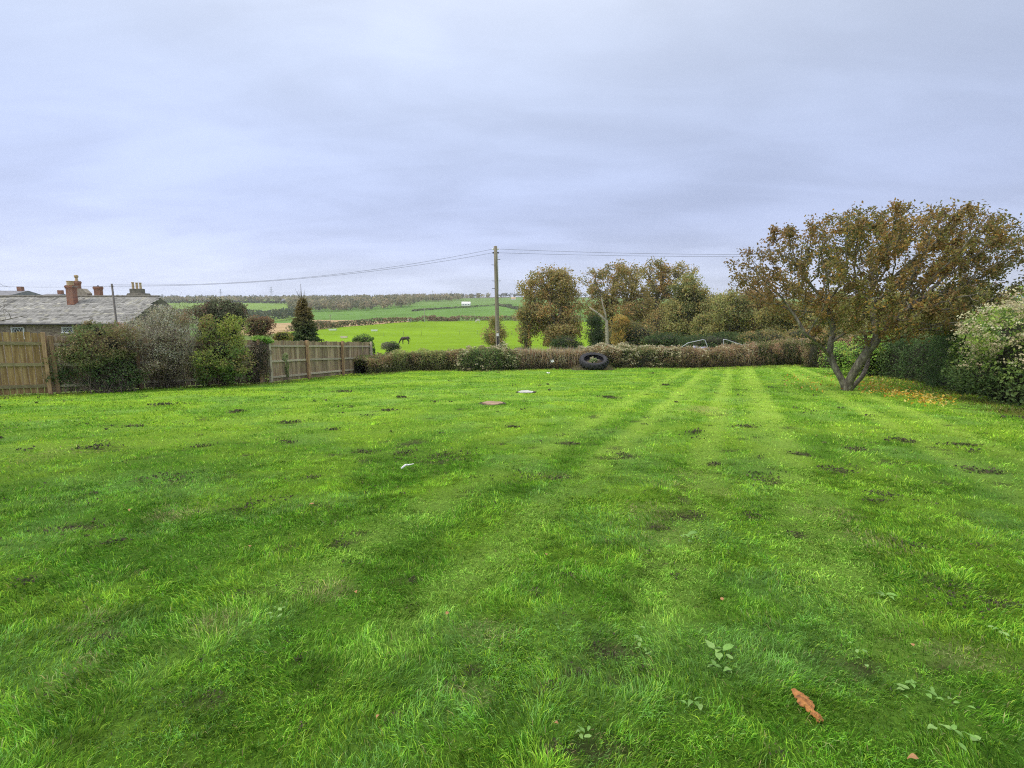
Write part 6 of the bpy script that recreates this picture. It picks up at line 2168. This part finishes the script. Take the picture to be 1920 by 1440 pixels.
def trough(label, px, py, d0, L, mat):
    b = Rm(px, py, d0)
    m = MB(); w, h = L * .38, .5
    o_ = [(-L / 2, -w / 2), (L / 2, -w / 2), (L / 2, w / 2), (-L / 2, w / 2)]
    V = [(x * .85, y * .85, 0) for x, y in o_] + [(x, y, h) for x, y in o_] + [(x * .92, y * .9, h) for x, y in o_] + [(x * .8, y * .78, .12) for x, y in o_]
    Fq = [(3, 2, 1, 0)]
    for i in range(4):
        j = (i + 1) % 4
        Fq += [(i, j, j + 4, i + 4), (i + 4, j + 4, j + 8, i + 8), (i + 8, j + 8, j + 12, i + 12)]
    Fq.append((12, 13, 14, 15))
    m.add(V, Fq); o = m.build('water_trough', mat); o.location = tuple(b); tag(o, label, 'trough')


trough('white trough in the bright field above the shrub by the fence end', 702, 621, 60, 2.2, WHITE)
trough('pale pinkish trough in the bright field close to the fence top', 645, 634, 60, 1.7, mat_flat('pink_plastic_material', (.72, .60, .52), .6))
trough('long white trough at the far left of the bright field', 624, 619.5, 60, 2.6, WHITE)


def stake(label, px, py):
    b = Rm(px, py, 60)
    root = empty('fence_stake', tuple(b)); tag(root, label, 'stake', 'electric fence stakes in the horse field')
    m = MB(); m.tube([(0, 0, -.2), (0, 0, 1.25)], [.045, .04], 6); m.build('shaft', DARKPOST, root, local=True)
    m = MB(); m.lathe([(.03, 1.05), (.06, 1.07), (.06, 1.12), (.03, 1.14)], (0, 0, 0), 6); m.build('insulator', WHITE, root, local=True)


DARKPOST = mat_flat('stake_material', (.12, .15, .06), .8)
for i, (px, py, lab) in enumerate([(757, 628.5, 'tallest dark fence stake above the grazing horse'), (720, 632.5, 'fence stake left of the horse, above the rounded shrub'), (790, 628, 'fence stake next right of the one above the horse'), (823, 627.5, 'fence stake midway between horse and pole'),
                                    (862, 627, 'fence stake third left of the pole'), (895, 626.5, 'pale-topped fence stake nearest left of the pole'), (960, 627, 'fence stake between the pole and the oak')]):
    stake(lab, px, py)

scrub('olive undergrowth between the evergreen and the wide oak trunk', 1165, 632, 40, 22, 70, 9000, .2, MIX, 151, freq=.5, core=.5)
scrub('brown undergrowth between the tallest oak and the dense olive tree', 1240, 610, 38, 34, 74, 9000, .22, OAK, 152, freq=.5, core=.5)
scrub('olive bush filling the gap right of the dense olive tree', 1330, 620, 36, 28, 66, 8000, .2, OLIVE, 153, freq=.5, core=.5)
scrub('brown bush in the gap between the two lower field trees', 1395, 615, 36, 28, 68, 8000, .2, OAKR, 154, freq=.5, core=.5)
scrub('olive bush in the gap behind the yellowish tree', 1455, 605, 36, 32, 64, 8000, .2, OLIVE, 155, freq=.5, core=.5)
scrub('shaded bush in the gap left of the autumn stems', 1535, 605, 36, 32, 56, 8000, .18, OLIVE, 156, freq=.5, core=.5)
scrub('shaded bush filling the gap right of the autumn stems', 1625, 600, 40, 34, 50, 8000, .17, OLIVE, 157, freq=.5, core=.5)

# ------------------------------------------------------------------ thin autumn haze over the valley
def build_haze():
    m = bpy.data.materials.new('haze_material'); m.use_nodes = True
    n, l = m.node_tree.nodes, m.node_tree.links
    n.remove(n['Principled BSDF'])
    v = N(n, 'ShaderNodeVolumePrincipled')
    v.inputs['Color'].default_value = (0.93, 0.96, 1.0, 1)
    v.inputs['Density'].default_value = 0.00019
    v.inputs['Anisotropy'].default_value = 0.2
    l.new(v.outputs[0], n['Material Output'].inputs['Volume'])
    mb = MB(); mb.box((0, 0, 22), (4000, 4000, 90)); o = mb.build('haze', m)
    tag(o, 'thin pale haze softening the far hills', 'haze', kind='stuff')


build_haze()
scene.cycles.volume_bounces = 0
scrub('brown lower boughs of the nearest oak sweeping to the field', 1048, 624, 30, 20, 73, 6000, .26, OAK, 158, freq=.5, core=.4, rough=.4, stems=30, r0=.05)
scrub('brown bough mass on the left side of the nearest oak', 987, 593, 15, 14, 74, 2000, .26, OAK, 159, freq=.5, core=.3, rough=.4, stems=20, r0=.05)
